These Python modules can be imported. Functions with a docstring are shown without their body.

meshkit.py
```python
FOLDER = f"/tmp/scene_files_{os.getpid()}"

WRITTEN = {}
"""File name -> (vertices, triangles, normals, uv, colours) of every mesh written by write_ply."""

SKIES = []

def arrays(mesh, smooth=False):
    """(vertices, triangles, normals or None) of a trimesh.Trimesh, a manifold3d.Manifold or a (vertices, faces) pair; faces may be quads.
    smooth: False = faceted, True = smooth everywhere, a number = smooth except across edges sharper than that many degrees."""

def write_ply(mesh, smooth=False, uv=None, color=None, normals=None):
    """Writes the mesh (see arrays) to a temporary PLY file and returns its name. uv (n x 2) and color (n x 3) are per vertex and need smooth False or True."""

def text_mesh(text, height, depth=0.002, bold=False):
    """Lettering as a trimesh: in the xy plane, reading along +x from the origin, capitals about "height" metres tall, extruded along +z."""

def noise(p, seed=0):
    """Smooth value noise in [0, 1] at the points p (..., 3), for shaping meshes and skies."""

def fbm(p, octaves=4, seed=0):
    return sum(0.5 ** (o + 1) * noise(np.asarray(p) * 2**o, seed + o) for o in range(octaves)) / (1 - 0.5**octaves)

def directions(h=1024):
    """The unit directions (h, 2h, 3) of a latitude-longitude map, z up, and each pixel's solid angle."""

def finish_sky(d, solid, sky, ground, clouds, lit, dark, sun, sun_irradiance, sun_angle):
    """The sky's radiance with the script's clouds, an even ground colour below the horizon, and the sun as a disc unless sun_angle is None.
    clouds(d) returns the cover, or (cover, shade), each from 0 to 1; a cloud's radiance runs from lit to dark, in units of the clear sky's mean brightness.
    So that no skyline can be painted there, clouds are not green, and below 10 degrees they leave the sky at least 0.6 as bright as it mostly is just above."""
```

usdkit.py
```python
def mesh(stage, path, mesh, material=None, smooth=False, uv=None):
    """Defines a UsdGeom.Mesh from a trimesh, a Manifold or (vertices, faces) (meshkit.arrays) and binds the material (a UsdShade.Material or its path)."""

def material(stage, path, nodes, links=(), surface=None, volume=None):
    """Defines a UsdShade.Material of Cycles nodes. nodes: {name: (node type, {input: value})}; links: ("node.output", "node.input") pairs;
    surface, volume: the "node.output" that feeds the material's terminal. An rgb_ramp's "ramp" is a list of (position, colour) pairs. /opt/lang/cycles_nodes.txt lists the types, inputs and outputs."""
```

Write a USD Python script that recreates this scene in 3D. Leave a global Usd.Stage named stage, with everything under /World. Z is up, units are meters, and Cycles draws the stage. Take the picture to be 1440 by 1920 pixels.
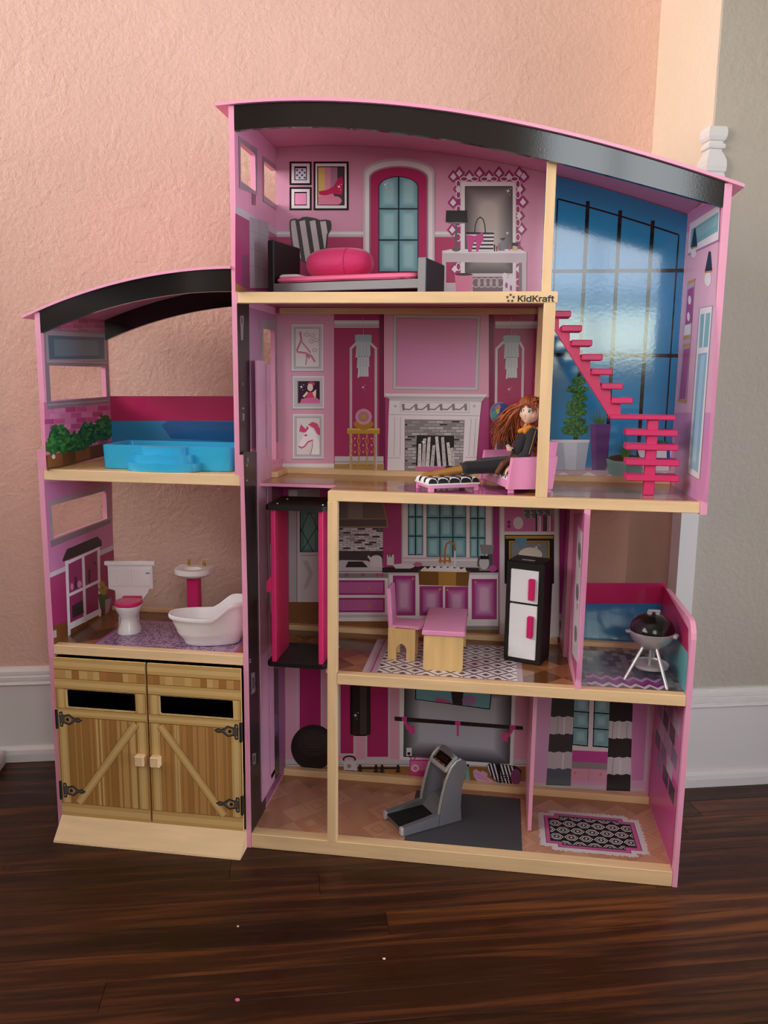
import math, numpy as np, trimesh, manifold3d as m3, usdkit, meshkit
from pxr import Usd, UsdGeom, UsdLux, UsdShade, Gf, Sdf, Vt
from shapely.geometry import Polygon, LineString, Point, box as sbox, MultiPolygon
from shapely import affinity
from shapely.ops import unary_union
stage = Usd.Stage.CreateInMemory()
UsdGeom.SetStageUpAxis(stage, UsdGeom.Tokens.z); UsdGeom.SetStageMetersPerUnit(stage, 1)
UsdGeom.Xform.Define(stage, '/World'); UsdGeom.Scope.Define(stage, '/World/Looks')
rng = np.random.default_rng(7)
# ---------------------------------------------------------------- camera
# world frame: x along the dollhouse front, y into its depth, z up; dollhouse front plane y = 0
FPX = 1527.8654
CR = np.array([0.9901662321038565, 0.13938774109031454, 0.011911777155036933])
CU = np.array([-0.03447394520280781, 0.16059477302591676, 0.9864182003485683])
CF = np.array([-0.1355816355684118, 0.9771286386707196, -0.1638207666509367])
CP = np.array([0.8143618872194952, -1.3525559829118905, 0.8712329204968402])
cam = UsdGeom.Camera.Define(stage, '/World/camera')
cam.CreateHorizontalApertureAttr(36.0); cam.CreateVerticalApertureAttr(48.0)
cam.CreateFocalLengthAttr(36.0 * FPX / 1440); cam.CreateClippingRangeAttr(Gf.Vec2f(0.05, 50))
mm = np.eye(4); mm[0, :3], mm[1, :3], mm[2, :3], mm[3, :3] = CR, CU, -CF, CP
cam.AddTransformOp().Set(Gf.Matrix4d(*mm.ravel().tolist()))
EXPOSURE = -0.4
cam.CreateExposureAttr(EXPOSURE)
# ---------------------------------------------------------------- room frame, sky and daylight
RA = math.radians(15)                                   # the room's walls are turned 15 degrees from the dollhouse
RU = np.array([math.cos(RA), math.sin(RA), 0]); RN = np.array([-math.sin(RA), math.cos(RA), 0])
KP, KG, SR = .325, .06, 1.26                            # pink wall, grey wall (distance along RN), return (along RU)
SL, SE, KF, ZC = -1.15, 2.7, -2.3, 2.5                  # left wall, far right wall, front wall, ceiling
W1 = (.36, .955, .95, 2.02)                             # front window: s0, s1, z0, z1
W2 = (-2.1, .16, 1.15, 2.35)                             # left window: k0, k1, z0, z1
W3 = (-2.0, -.7, .06, 1.35)                            # unseen glazed door added for low cool light: k0, k1, z0, z1
def room(s, k, z): return s * RU + k * RN + np.array([0, 0, z])
def col(h):
    c = np.array([int(h[i:i + 2], 16) for i in (0, 2, 4)]) / 255
    return np.where(c <= .04045, c / 12.92, ((c + .055) / 1.055) ** 2.4)
def rect_light(name, centre, xdir, zdir, w, h, power, colour):
    # the light shines along -zdir
    x = np.array(xdir, float); z = np.array(zdir, float); y = np.cross(z, x)
    L = UsdLux.RectLight.Define(stage, '/World/' + name)
    m = np.eye(4); m[0, :3], m[1, :3], m[2, :3], m[3, :3] = x, y, z, centre
    L.AddTransformOp().Set(Gf.Matrix4d(*m.ravel().tolist()))
    L.CreateWidthAttr(w); L.CreateHeightAttr(h); L.CreateIntensityAttr(power); L.CreateColorAttr(Gf.Vec3f(*map(float, colour)))
# front window daylight: pale sky through the upper sash, sunlit garden through the lower one
zr = 1.22
rect_light('daylight_front_upper', room((W1[0] + W1[1]) / 2, KF - .10, (zr + W1[3]) / 2), RU, -RN, W1[1] - W1[0] + .1, W1[3] - zr + .06, 6.5, (.95, .98, 1.0))
rect_light('daylight_front_lower', room((W1[0] + W1[1]) / 2, KF - .10, (zr + W1[2]) / 2), RU, -RN, W1[1] - W1[0] + .1, zr - W1[2] + .06, 13, (.92, 1.0, .74))
rect_light('daylight_left', room(SL - .10, (W2[0] + W2[1]) / 2, (W2[2] + W2[3]) / 2), RN, -RU, W2[1] - W2[0] + .1, W2[3] - W2[2] + .1, 10.5, (1.0, .90, .80))
rect_light('daylight_right', room(SE + .10, (W3[0] + W3[1]) / 2, (W3[2] + W3[3]) / 2), -RN, RU, W3[1] - W3[0] + .1, W3[3] - W3[2] + .1, 9.5, (.74, .87, 1.0))  # light of the added door, brightens and cools the lower right
dome = UsdLux.DomeLight.Define(stage, '/World/sky'); dome.CreateIntensityAttr(1.0); dome.CreateColorAttr(Gf.Vec3f(.8, .9, 1.0))
# ---------------------------------------------------------------- helpers: naming, tagging
used = {}
def numbered(path):
    n = used.get(path, 0); used[path] = n + 1
    return path if n == 0 else f'{path}_{n:03d}'
def tag(prim, label=None, cat=None, group=None, kind=None):
    for k, v in (('label', label), ('category', cat), ('group', group), ('kind', kind)):
        if v: prim.SetCustomDataByKey(k, v)
    return prim
def thing(name, label, cat, loc=(0, 0, 0), rz=0, group=None):
    x = UsdGeom.Xform.Define(stage, numbered('/World/' + name))
    x.AddTranslateOp().Set(Gf.Vec3d(*map(float, loc)))
    if rz: x.AddRotateZOp().Set(float(rz))
    return tag(x.GetPrim(), label, cat, group)
def obj(name, mesh, mat, parent=None, smooth=False, label=None, kind=None):
    base = parent.GetPath().pathString if parent else '/World'
    m = usdkit.mesh(stage, numbered(base + '/' + name), mesh, '/World/Looks/' + mat, smooth=smooth)
    return tag(m.GetPrim(), label, kind=kind)
def struct(name, mesh, mat, parent=None, smooth=False):
    return obj(name, mesh, mat, parent, smooth, kind=None if parent else 'structure')
# ---------------------------------------------------------------- helpers: shapes
def T(v, f): return trimesh.Trimesh(np.asarray(v, float), np.asarray(f), process=False)
def cat(*ms):
    ms = [m for x in ms for m in (x if isinstance(x, (list, tuple)) else [x])]
    return trimesh.util.concatenate(ms)
def man2t(m):
    q = m.to_mesh(); return trimesh.Trimesh(q.vert_properties[:, :3], q.tri_verts, process=False)
def t2man(t):
    return m3.Manifold(m3.Mesh(np.asarray(t.vertices, np.float32), np.asarray(t.faces, np.uint32)))
def bx(x0, x1, y0, y1, z0, z1, r=0.0):
    if x0 > x1: x0, x1 = x1, x0
    if y0 > y1: y0, y1 = y1, y0
    if z0 > z1: z0, z1 = z1, z0
    if r <= 0:
        b = trimesh.creation.box((x1 - x0, y1 - y0, z1 - z0)); b.apply_translation(((x0 + x1) / 2, (y0 + y1) / 2, (z0 + z1) / 2)); return b
    r = min(r, (x1 - x0) * .45, (y1 - y0) * .45, (z1 - z0) * .45); P = []
    for i in (0, 1):
        for j in (0, 1):
            for k in (0, 1):
                c = np.array([x1 if i else x0, y1 if j else y0, z1 if k else z0]); s = np.array([-1 if i else 1, -1 if j else 1, -1 if k else 1]) * r
                for a in range(3):
                    q = c + s; q[a] = c[a]; P.append(q)
    return hull(P)
def hull(P): return man2t(m3.Manifold.hull_points(np.asarray(P, np.float32)))
def rot(m, deg, axis=(0, 0, 1), at=(0, 0, 0)):
    m = m.copy(); m.apply_transform(trimesh.transformations.rotation_matrix(math.radians(deg), axis, at)); return m
def mv(m, *t): m = m.copy(); m.apply_translation(t); return m
def sc(m, *s): m = m.copy(); m.vertices = m.vertices * np.array(s); return m
def tri2(poly):
    polys = [g for g in getattr(poly, 'geoms', [poly]) if isinstance(g, Polygon) and g.area > 0]
    V, F, n = [], [], 0
    for g in polys:
        v, f = trimesh.creation.triangulate_polygon(g, engine='earcut')
        V.append(v); F.append(f + n); n += len(v)
    if not V: return np.zeros((0, 2)), np.zeros((0, 3), int)
    return np.vstack(V), np.vstack(F)
def ext(poly, h0, h1, axis='y'):
    # a polygon in (x,z) extruded along y, in (y,z) along x, or in (x,y) along z, from h0 to h1
    out = []
    for g in getattr(poly, 'geoms', [poly]):
        m = trimesh.creation.extrude_polygon(g, h1 - h0, engine='earcut'); v = m.vertices.copy(); v[:, 2] += h0
        a, b, h = v.T; f = m.faces
        if axis == 'y': v, f = np.stack([a, h, b], 1), f[:, ::-1]
        elif axis == 'x': v = np.stack([h, a, b], 1)
        else: v = np.stack([a, b, h], 1)
        out.append(T(v, f))
    return cat(out)
def lathe(prof, n=32, cap=True):
    return trimesh.creation.revolve(np.asarray(prof, float), sections=n)
def tube(pts, r, n=8):
    P = np.asarray(pts, float); R = np.broadcast_to(np.asarray(r, float), (len(P),)); V, F = [], []
    d = np.gradient(P, axis=0); d /= np.linalg.norm(d, axis=1, keepdims=True)
    up = np.array([0, 0, 1.0]) if abs(d[0][2]) < .9 else np.array([1.0, 0, 0])
    a = np.cross(d[0], up); a /= np.linalg.norm(a)
    for i, p in enumerate(P):
        a = a - d[i] * (a @ d[i]); a /= np.linalg.norm(a); b = np.cross(d[i], a)
        t = np.arange(n) * 2 * np.pi / n
        V.append(p + R[i] * (np.cos(t)[:, None] * a + np.sin(t)[:, None] * b))
    V = np.vstack(V + [P[:1], P[-1:]]); m = len(P)
    for i in range(m - 1):
        for j in range(n):
            k = (j + 1) % n; A, B, C, D = i * n + j, i * n + k, (i + 1) * n + k, (i + 1) * n + j
            F += [[A, B, C], [A, C, D]]
    for j in range(n):
        k = (j + 1) % n; F += [[m * n, k, j], [m * n + 1, (m - 1) * n + j, (m - 1) * n + k]]
    return T(V, F)
def ball(c, r, sub=2):
    s = trimesh.creation.icosphere(sub, 1.0); s.vertices = s.vertices * np.asarray(r) + np.asarray(c); return s
def cyl(p, q, r, n=20): return tube([p, q], r, n)
def ell(cx, cy, rx, ry=None, n=24):
    t = np.linspace(0, 2 * np.pi, n, endpoint=False); return Polygon(np.stack([cx + rx * np.cos(t), cy + (ry or rx) * np.sin(t)], 1))
def rc(x0, y0, x1, y1): return sbox(min(x0, x1), min(y0, y1), max(x0, x1), max(y0, y1))
def pg(*p): return Polygon(p).buffer(0)
def ln(w, *p): return LineString(p).buffer(w / 2, cap_style=2, join_style=2)
def ring(p, w): return p.difference(p.buffer(-w, join_style=2))
def rrect(x0, y0, x1, y1, r, n=4): return sbox(x0 + r, y0 + r, x1 - r, y1 - r).buffer(r, quad_segs=n)
# ---------------------------------------------------------------- helpers: a point of the photograph on a known plane of the scene
# the survey of the photograph (fixed numbers, independent of where the stage's camera stands)
SR_, SU_, SF_, SP_, SFPX = CR.copy(), CU.copy(), CF.copy(), np.array([0.8143618872194952, -1.3525559829118905, 0.8712329204968402]), 1527.8654
def ray(u, v): return (u - 720) / SFPX * SR_ - (v - 960) / SFPX * SU_ + SF_
def on(axis, c, u, v):
    i = 'xyz'.index(axis); d = ray(u, v); return SP_ + d * (c - SP_[i]) / d[i]
def crop(x0, y0, s): return lambda x, y: (x0 + x / s, y0 + y / s)
# flat printed pictures: one mesh, one colour per printed shape, later shapes over earlier ones; a is the axis of the panel and c its place
layer = {}
def prn(name, parent, plane, shapes, cr=None, clip=None, label=None, mat='printed_gloss'):
    ax, c, sgn = plane
    k = layer.get((parent.GetPath(), plane), 0); layer[(parent.GetPath(), plane)] = k + 1
    at = c + sgn * (.0004 + .00012 * k); V, F, C, n, top = [], [], [], 0, None
    for colour, s in reversed(shapes):
        s = s if not isinstance(s, (list, tuple)) else unary_union(s)
        if clip is not None: s = s.intersection(clip)
        t = s if top is None else s.difference(top)
        top = s if top is None else top.union(s)
        if t.is_empty: continue
        v, f = tri2(t)
        if not len(v): continue
        if cr: P = np.array([on(ax, at, *cr(*q)) for q in v])
        else:
            P = np.full((len(v), 3), at); P[:, ['xyz'.index(b) for b in 'xyz' if b != ax]] = v
        nn = np.cross(P[f[:, 1]] - P[f[:, 0]], P[f[:, 2]] - P[f[:, 0]])['xyz'.index(ax)] if False else np.cross(P[f[:, 1]] - P[f[:, 0]], P[f[:, 2]] - P[f[:, 0]])[:, 'xyz'.index(ax)]
        f = np.where((nn * sgn < 0)[:, None], f[:, ::-1], f)
        V.append(P); F.append(f + n); C.append(np.tile(col(colour), (len(P), 1))); n += len(P)
    V, F, C = np.vstack(V), np.vstack(F), np.vstack(C)
    F = F[np.linalg.norm(np.cross(V[F[:, 1]] - V[F[:, 0]], V[F[:, 2]] - V[F[:, 0]]), axis=1) > 1e-13]
    keep, F = np.unique(F, return_inverse=True); F = F.reshape(-1, 3)
    o = obj(name, (V[keep], F), mat, parent, label=label)
    UsdGeom.PrimvarsAPI(o).CreatePrimvar('ink', Sdf.ValueTypeNames.Color3fArray, 'vertex').Set(Vt.Vec3fArray.FromNumpy(C[keep].astype(np.float32)))
    return o
# ---------------------------------------------------------------- materials
def mat(name, colour, rough=.5, metal=0, spec=.5, noise=None, bump=None, coat=0, extra=None):
    c = col(colour) if isinstance(colour, str) else np.array(colour)
    n = {'p': ('principled_bsdf', {'base_color': c, 'roughness': rough, 'metallic': metal, 'specular_ior_level': spec, 'coat_weight': coat, **(extra or {})})}; l = []
    if noise or bump: n['g'] = ('geometry', {})
    if noise:
        sx, amt = noise
        n['mp'] = ('mapping', {'scale': sx if np.ndim(sx) else (sx, sx, sx)}); n['nz'] = ('noise_texture', {'scale': 1.0, 'detail': 4.0})
        n['rp'] = ('rgb_ramp', {'ramp': [(.3, c * (1 - amt)), (.7, np.minimum(c * (1 + amt), 1))]})
        l += [('g.position', 'mp.vector'), ('mp.vector', 'nz.vector'), ('nz.fac', 'rp.fac'), ('rp.color', 'p.base_color')]
    if bump:
        bs, st, ds = bump
        n['bn'] = ('noise_texture', {'scale': bs, 'detail': 3.0}); n['bp'] = ('bump', {'strength': st, 'distance': ds})
        l += [('g.position', 'bn.vector'), ('bn.fac', 'bp.height'), ('bp.normal', 'p.normal')]
    return usdkit.material(stage, '/World/Looks/' + name, n, l, surface='p.BSDF')
usdkit.material(stage, '/World/Looks/printed_gloss', {'a': ('attribute', {'attribute': 'ink'}), 'p': ('principled_bsdf', {'roughness': .28, 'specular_ior_level': .4})}, [('a.color', 'p.base_color')], surface='p.BSDF')
usdkit.material(stage, '/World/Looks/printed_matte', {'a': ('attribute', {'attribute': 'ink'}), 'p': ('principled_bsdf', {'roughness': .6, 'specular_ior_level': .3})}, [('a.color', 'p.base_color')], surface='p.BSDF')
usdkit.material(stage, '/World/Looks/printed_floor_gloss', {'a': ('attribute', {'attribute': 'ink'}), 'p': ('principled_bsdf', {'roughness': .13, 'specular_ior_level': .5})}, [('a.color', 'p.base_color')], surface='p.BSDF')
usdkit.material(stage, '/World/Looks/printed_high_gloss', {'a': ('attribute', {'attribute': 'ink'}), 'g': ('geometry', {}), 'bn': ('noise_texture', {'scale': 160.0, 'detail': 2.0}), 'bp': ('bump', {'strength': .06, 'distance': .001}),
    'p': ('principled_bsdf', {'roughness': .11, 'specular_ior_level': .75})}, [('a.color', 'p.base_color'), ('g.position', 'bn.vector'), ('bn.fac', 'bp.height'), ('bp.normal', 'p.normal')], surface='p.BSDF')
mat('pink_board', 'f0a2c2', .3)
mat('pink_print', 'dc9ebc', .3)
mat('dark_pink_print', 'b0407c', .3)
mat('magenta_paint', 'dc2a6e', .4)
mat('hot_pink_plastic', 'd8266f', .25)
mat('black_board', '191616', .11, spec=.6, bump=(300, .06, .0005))
mat('black_paint', '131112', .45)
mat('black_print', '2a2223', .3)
mat('pine', 'eec798', .5, noise=((6, 60, 60), .10))
mat('pine_upright', 'eec798', .5, noise=((60, 60, 6), .10))
mat('pine_light', 'f2cda0', .5, noise=((7, 60, 60), .08))
mat('plywood', 'e2bb80', .5, noise=((60, 60, 6), .14))
mat('screw', 'b8b6b4', .3, 1)
mat('white_plastic', 'f4eff2', .18, bump=(300, .05, .0005))
mat('blue_plastic', '35b4e6', .3)
mat('gold_plastic', 'c9a045', .35, .6)
mat('white_cloth', 'ece4e4', .8)
mat('pink_cloth', 'f0709c', .75, bump=(900, .2, .0006))
mat('pink_satin', 'd4246a', .6, bump=(140, .5, .002), extra={'sheen_weight': .3})
mat('silver_plastic', 'bdbcbf', .33, .45)
mat('fridge_door', 'f0f0f5', .22)
mat('bright_silver', 'dedee0', .25, .5)
mat('grey_plastic', '77757a', .38, .2)
mat('pale_grey_plastic', 'a9a5a6', .4)
mat('black_plastic', '0f0f10', .16)
mat('black_rubber', '0c0b0c', .85, bump=(700, .5, .001))
mat('chair_pink', 'f09ccb', .35)
mat('skin', 'f0c3aa', .45, extra={'subsurface_weight': .15, 'subsurface_scale': .004, 'subsurface_radius': (1, .3, .2)})
mat('auburn_hair', '9a4a26', .42, noise=((90, 90, 40), .35))
mat('black_velvet', '16121a', .75, extra={'sheen_weight': .25})
mat('brown_cloth', '6a3b22', .7)
mat('orange_cloth', 'd98224', .5)
mat('tan_leather', 'a97432', .5)
mat('painted_trim', 'e6e4e3', .42, bump=(60, .08, .002))
mat('dark_void', '0a0808', .9)
mat('grey_box_plastic', 'c8c4c0', .4)
mat('ceiling_paint', 'd9d2c8', .9)
mat('room_paint', 'b3a598', .9)
mat('eye_blue', '4a8fa0', .2); mat('lip_pink', 'c9607a', .4)
mat('printed_green', '4f8a3a', .4); mat('printed_red', '9a2a22', .4); mat('printed_amber', 'c9b04a', .4)
def stucco(name, colour, s1, st, big=.5):
    c = col(colour)
    n = {'g': ('geometry', {}), 'n1': ('noise_texture', {'scale': s1, 'detail': 4.0, 'roughness': .55}), 'n2': ('noise_texture', {'scale': 13.0, 'detail': 6.0, 'roughness': .6, 'distortion': .8}),
         'r2': ('rgb_ramp', {'ramp': [(.50, (0, 0, 0)), (.60, (1, 1, 1))]}), 'm': ('math', {'math_type': 'multiply_add', 'value2': big}), 'b': ('bump', {'strength': st, 'distance': .004}),
         'n3': ('noise_texture', {'scale': 3.0, 'detail': 3.0}), 'r3': ('rgb_ramp', {'ramp': [(.3, c * .96), (.7, np.minimum(c * 1.03, 1))]}), 'p': ('principled_bsdf', {'roughness': .62, 'specular_ior_level': .3})}
    usdkit.material(stage, '/World/Looks/' + name, n, [('g.position', 'n1.vector'), ('g.position', 'n2.vector'), ('g.position', 'n3.vector'), ('n2.fac', 'r2.fac'), ('r2.color', 'm.value1'), ('n1.fac', 'm.value3'),
        ('m.value', 'b.height'), ('b.normal', 'p.normal'), ('n3.fac', 'r3.fac'), ('r3.color', 'p.base_color')], surface='p.BSDF')
stucco('pink_stucco', 'eac3b3', 105.0, .62, .28)
stucco('cream_stucco', 'e4d2bd', 80.0, .35, .25)
stucco('grey_stucco', 'c0b8ab', 95.0, .5, .12)
def floorwood(name, dark, mid):
    d, m_ = col(dark), col(mid)
    n = {'g': ('geometry', {}), 'rt': ('vector_rotate', {'rotate_type': 'z_axis', 'angle': -RA}), 'oi': ('object_info', {}), 'ad': ('vector_math', {'math_type': 'add'}), 'ms': ('vector_math', {'math_type': 'scale', 'scale': 37.0}),
         'mp': ('mapping', {'scale': (2.2, 46, 1)}), 'nz': ('noise_texture', {'scale': 1.0, 'detail': 6.0, 'roughness': .62, 'distortion': .6}), 'rp': ('rgb_ramp', {'ramp': [(.25, d * .6), (.48, d), (.62, m_), (.8, m_ * 1.35)]}),
         'mp2': ('mapping', {'scale': (9, 260, 1)}), 'n2': ('noise_texture', {'scale': 1.0, 'detail': 3.0}), 'bp': ('bump', {'strength': .16, 'distance': .0015}), 'n4': ('noise_texture', {'scale': 9.0, 'detail': 4.0}), 'rr': ('rgb_ramp', {'ramp': [(.3, (.30,) * 3), (.7, (.46,) * 3)]}),
         'p': ('principled_bsdf', {'specular_ior_level': .32})}
    usdkit.material(stage, '/World/Looks/' + name, n, [('g.position', 'rt.vector'), ('rt.vector', 'ad.vector1'), ('oi.random', 'ms.vector1'), ('ms.vector', 'ad.vector2'), ('ad.vector', 'mp.vector'), ('mp.vector', 'nz.vector'), ('nz.fac', 'rp.fac'), ('rp.color', 'p.base_color'),
        ('ad.vector', 'mp2.vector'), ('mp2.vector', 'n2.vector'), ('n2.fac', 'bp.height'), ('bp.normal', 'p.normal'), ('g.position', 'n4.vector'), ('n4.fac', 'rr.fac'), ('rr.color', 'p.roughness')], surface='p.BSDF')
floorwood('dark_floor', '3c2012', '5e341c'); floorwood('dark_floor_warm', '442412', '704020'); floorwood('dark_floor_deep', '301a0e', '4e2b17')
usdkit.material(stage, '/World/Looks/window_glass', {'t': ('transparent_bsdf', {}), 'g': ('glossy_bsdf', {'roughness': .02}), 'f': ('fresnel', {'IOR': 1.45}), 'm': ('mix_closure', {})}, [('f.fac', 'm.fac'), ('t.BSDF', 'm.closure1'), ('g.BSDF', 'm.closure2')], surface='m.closure')
# ================================================================ THE ROOM
R15 = lambda m: rot(m, 15)
fl = struct('floor', R15(bx(SL - .1, SE + .1, KF - .1, KP + .1, -.06, -.008)), 'dark_void')
k = KP; row = 0
while k > KF:
    w = .0575; s = SL - rng.uniform(0, 1.0)
    while s < SE:
        L = rng.uniform(1.0, 1.9); a, b = max(s, SL), min(s + L, SE)
        if b - a > .03 and not (k - w > KG + .02 and a > SR + .05):
            if k > KG + .02: b = min(b, SR + .03)
            obj('plank', R15(bx(a + .0003, b - .0003, k - w + .0003, k - .0003, -.012, rng.uniform(-.0003, 0), .0004)), ['dark_floor', 'dark_floor_warm', 'dark_floor_deep', 'dark_floor'][rng.integers(4)], fl)
        s += L
    k -= w; row += 1
struct('wall_back', R15(bx(SL, SR, KP, KP + .1, 0, ZC)), 'pink_stucco')
struct('wall_return', R15(bx(SR, SR + .004, KG, KP, 0, ZC)), 'cream_stucco')
struct('wall_right', R15(bx(SR + .004, SE, KG, KG + .1, 0, ZC)), 'grey_stucco')
struct('ceiling', R15(bx(SL - .1, SE + .1, KF - .1, KP + .1, ZC, ZC + .05)), 'ceiling_paint')
def holed_wall(name, a0, a1, w, axis, h0, h1, m):
    P = sbox(a0, 0, a1, ZC).difference(sbox(w[0], w[2], w[1], w[3])); struct(name, R15(ext(P, h0, h1, axis)), m)
holed_wall('wall_front', SL, SE, W1, 'y', KF - .1, KF, 'room_paint')
holed_wall('wall_side', KF, KG + .1, W3, 'x', SE, SE + .1, 'room_paint')
holed_wall('wall_left', KF, KP + .1, W2, 'x', SL - .1, SL, 'room_paint')
def window(name, w, axis, h, zrail, vbars):
    o = struct(name, R15(ext(ring(sbox(w[0] - .05, w[2] - .05, w[1] + .05, w[3] + .05), .06), h - .012, h + .012, axis)), 'painted_trim')
    if zrail: obj('meeting_rail', R15(ext(sbox(w[0], zrail - .04, w[1], zrail + .04), h - .05, h - .02, axis)), 'painted_trim', o)
    for a in vbars: obj('mullion', R15(ext(sbox(a - .014, w[2], a + .014, w[3]), h - .045, h - .025, axis)), 'painted_trim', o)
    obj('pane', R15(ext(sbox(w[0], w[2], w[1], w[3]), h - .062, h - .06, axis)), 'window_glass', o)
window('window_1', W1, 'y', KF, zr, (.655,))
window('window_2', W2, 'x', SL, 1.78, (-1.35, -.60))
g3 = struct('window_3', R15(ext(ring(sbox(W3[0] - .05, W3[2] - .05, W3[1] + .05, W3[3] + .05), .06), SE - .012, SE + .03, 'x')), 'painted_trim')  # unseen door added and kept low to shape the light at right
obj('mullion', R15(ext(sbox(-1.38, W3[2], -1.32, W3[3]), SE + .03, SE + .05, 'x')), 'painted_trim', g3); obj('pane', R15(ext(sbox(W3[0], W3[2], W3[1], W3[3]), SE + .06, SE + .062, 'x')), 'window_glass', g3)
def baseboard(name, a0, a1, h, axis, sgn):
    # board with a stepped cap and a shoe moulding; (distance from the wall, z) profile swept along the wall
    def sweep(P):
        m = trimesh.creation.extrude_polygon(Polygon(P), a1 - a0, engine='earcut'); v = m.vertices.copy(); d, z, a = v[:, 0], v[:, 1], v[:, 2] + a0; f = m.faces
        q = np.stack([a, h + sgn * d, z], 1) if axis == 's' else np.stack([h + sgn * d, a, z], 1)
        t = T(q, f); t.fix_normals(); return R15(t)
    o = struct(name, sweep([(0, .0), (.016, .0), (.016, .178), (0, .178)]), 'painted_trim')
    obj('cap_moulding', sweep([(0, .178), (.019, .178), (.021, .181), (.019, .184), (.0145, .1855), (.016, .190), (.0155, .196), (.011, .199), (.0125, .2015), (.0115, .208), (.006, .2155), (0, .217)]), 'painted_trim', o)
    obj('shoe_moulding', sweep([(.016, 0), (.028, 0), (.028, .018), (.026, .027), (.020, .0335), (.016, .034)]), 'painted_trim', o)
baseboard('baseboard_back', SL, SR, KP, 's', -1)
baseboard('baseboard_right', SR - .005, SE, KG, 's', -1)
baseboard('baseboard_return', KG, KP, SR, 'k', -1)
def sqlathe(prof, cx, cy):
    V, F = [], []
    for z, h in prof: V += [(cx - h, cy - h, z), (cx + h, cy - h, z), (cx + h, cy + h, z), (cx - h, cy + h, z)]
    for i in range(len(prof) - 1):
        for j in range(4):
            a, b = i * 4 + j, i * 4 + (j + 1) % 4; F += [[a, b, b + 4], [a, b + 4, a + 4]]
    n = len(prof) * 4; F += [[0, 2, 1], [0, 3, 2], [n - 4, n - 3, n - 2], [n - 4, n - 2, n - 1]]
    return T(V, F)
gp = [(.0, .019), (.05, .019), (1.262, .019), (1.266, .0175), (1.268, .0175), (1.270, .0195), (1.279, .0205), (1.290, .0198), (1.300, .0165), (1.308, .0125), (1.311, .0125), (1.3125, .0165), (1.317, .0172), (1.3205, .0165), (1.322, .0135), (1.325, .0135), (1.328, .0165), (1.334, .0185), (1.343, .0190), (1.349, .0178), (1.352, .0165)]
struct('trim_1', R15(sqlathe(gp, SR + .008, KG + .008)), 'painted_trim')
gb = thing('plastic_box', 'small pale grey box on the floor against the baseboard at the far left', 'box', room(-.187, .262, 0), 15)
obj('body', bx(-.10, .0, -.035, .025, 0, .026, .006), 'grey_box_plastic', gb); obj('lid', bx(-.102, .002, -.037, .027, .026, .036, .006), 'grey_box_plastic', gb)
for nm, x, y, r, m, lab in (('crumb', .4775, -.3691, .0035, 'pink_cloth', 'small pink crumb of foam on the dark wood floor near the bottom edge'), ('crumb', .6703, -.2548, .0026, 'white_cloth', 'tiny white crumb on the floor, in the middle below the toy gym'), ('crumb', .429, -.2178, .0022, 'pine', 'tiny beige crumb on the floor in front of the garage ramp')):
    o = obj(nm, ball((x, y, r * .55), (r, r * .8, r * .6), 1), m); tag(o.GetPrim() if hasattr(o, 'GetPrim') else o, lab, 'crumb')
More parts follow.
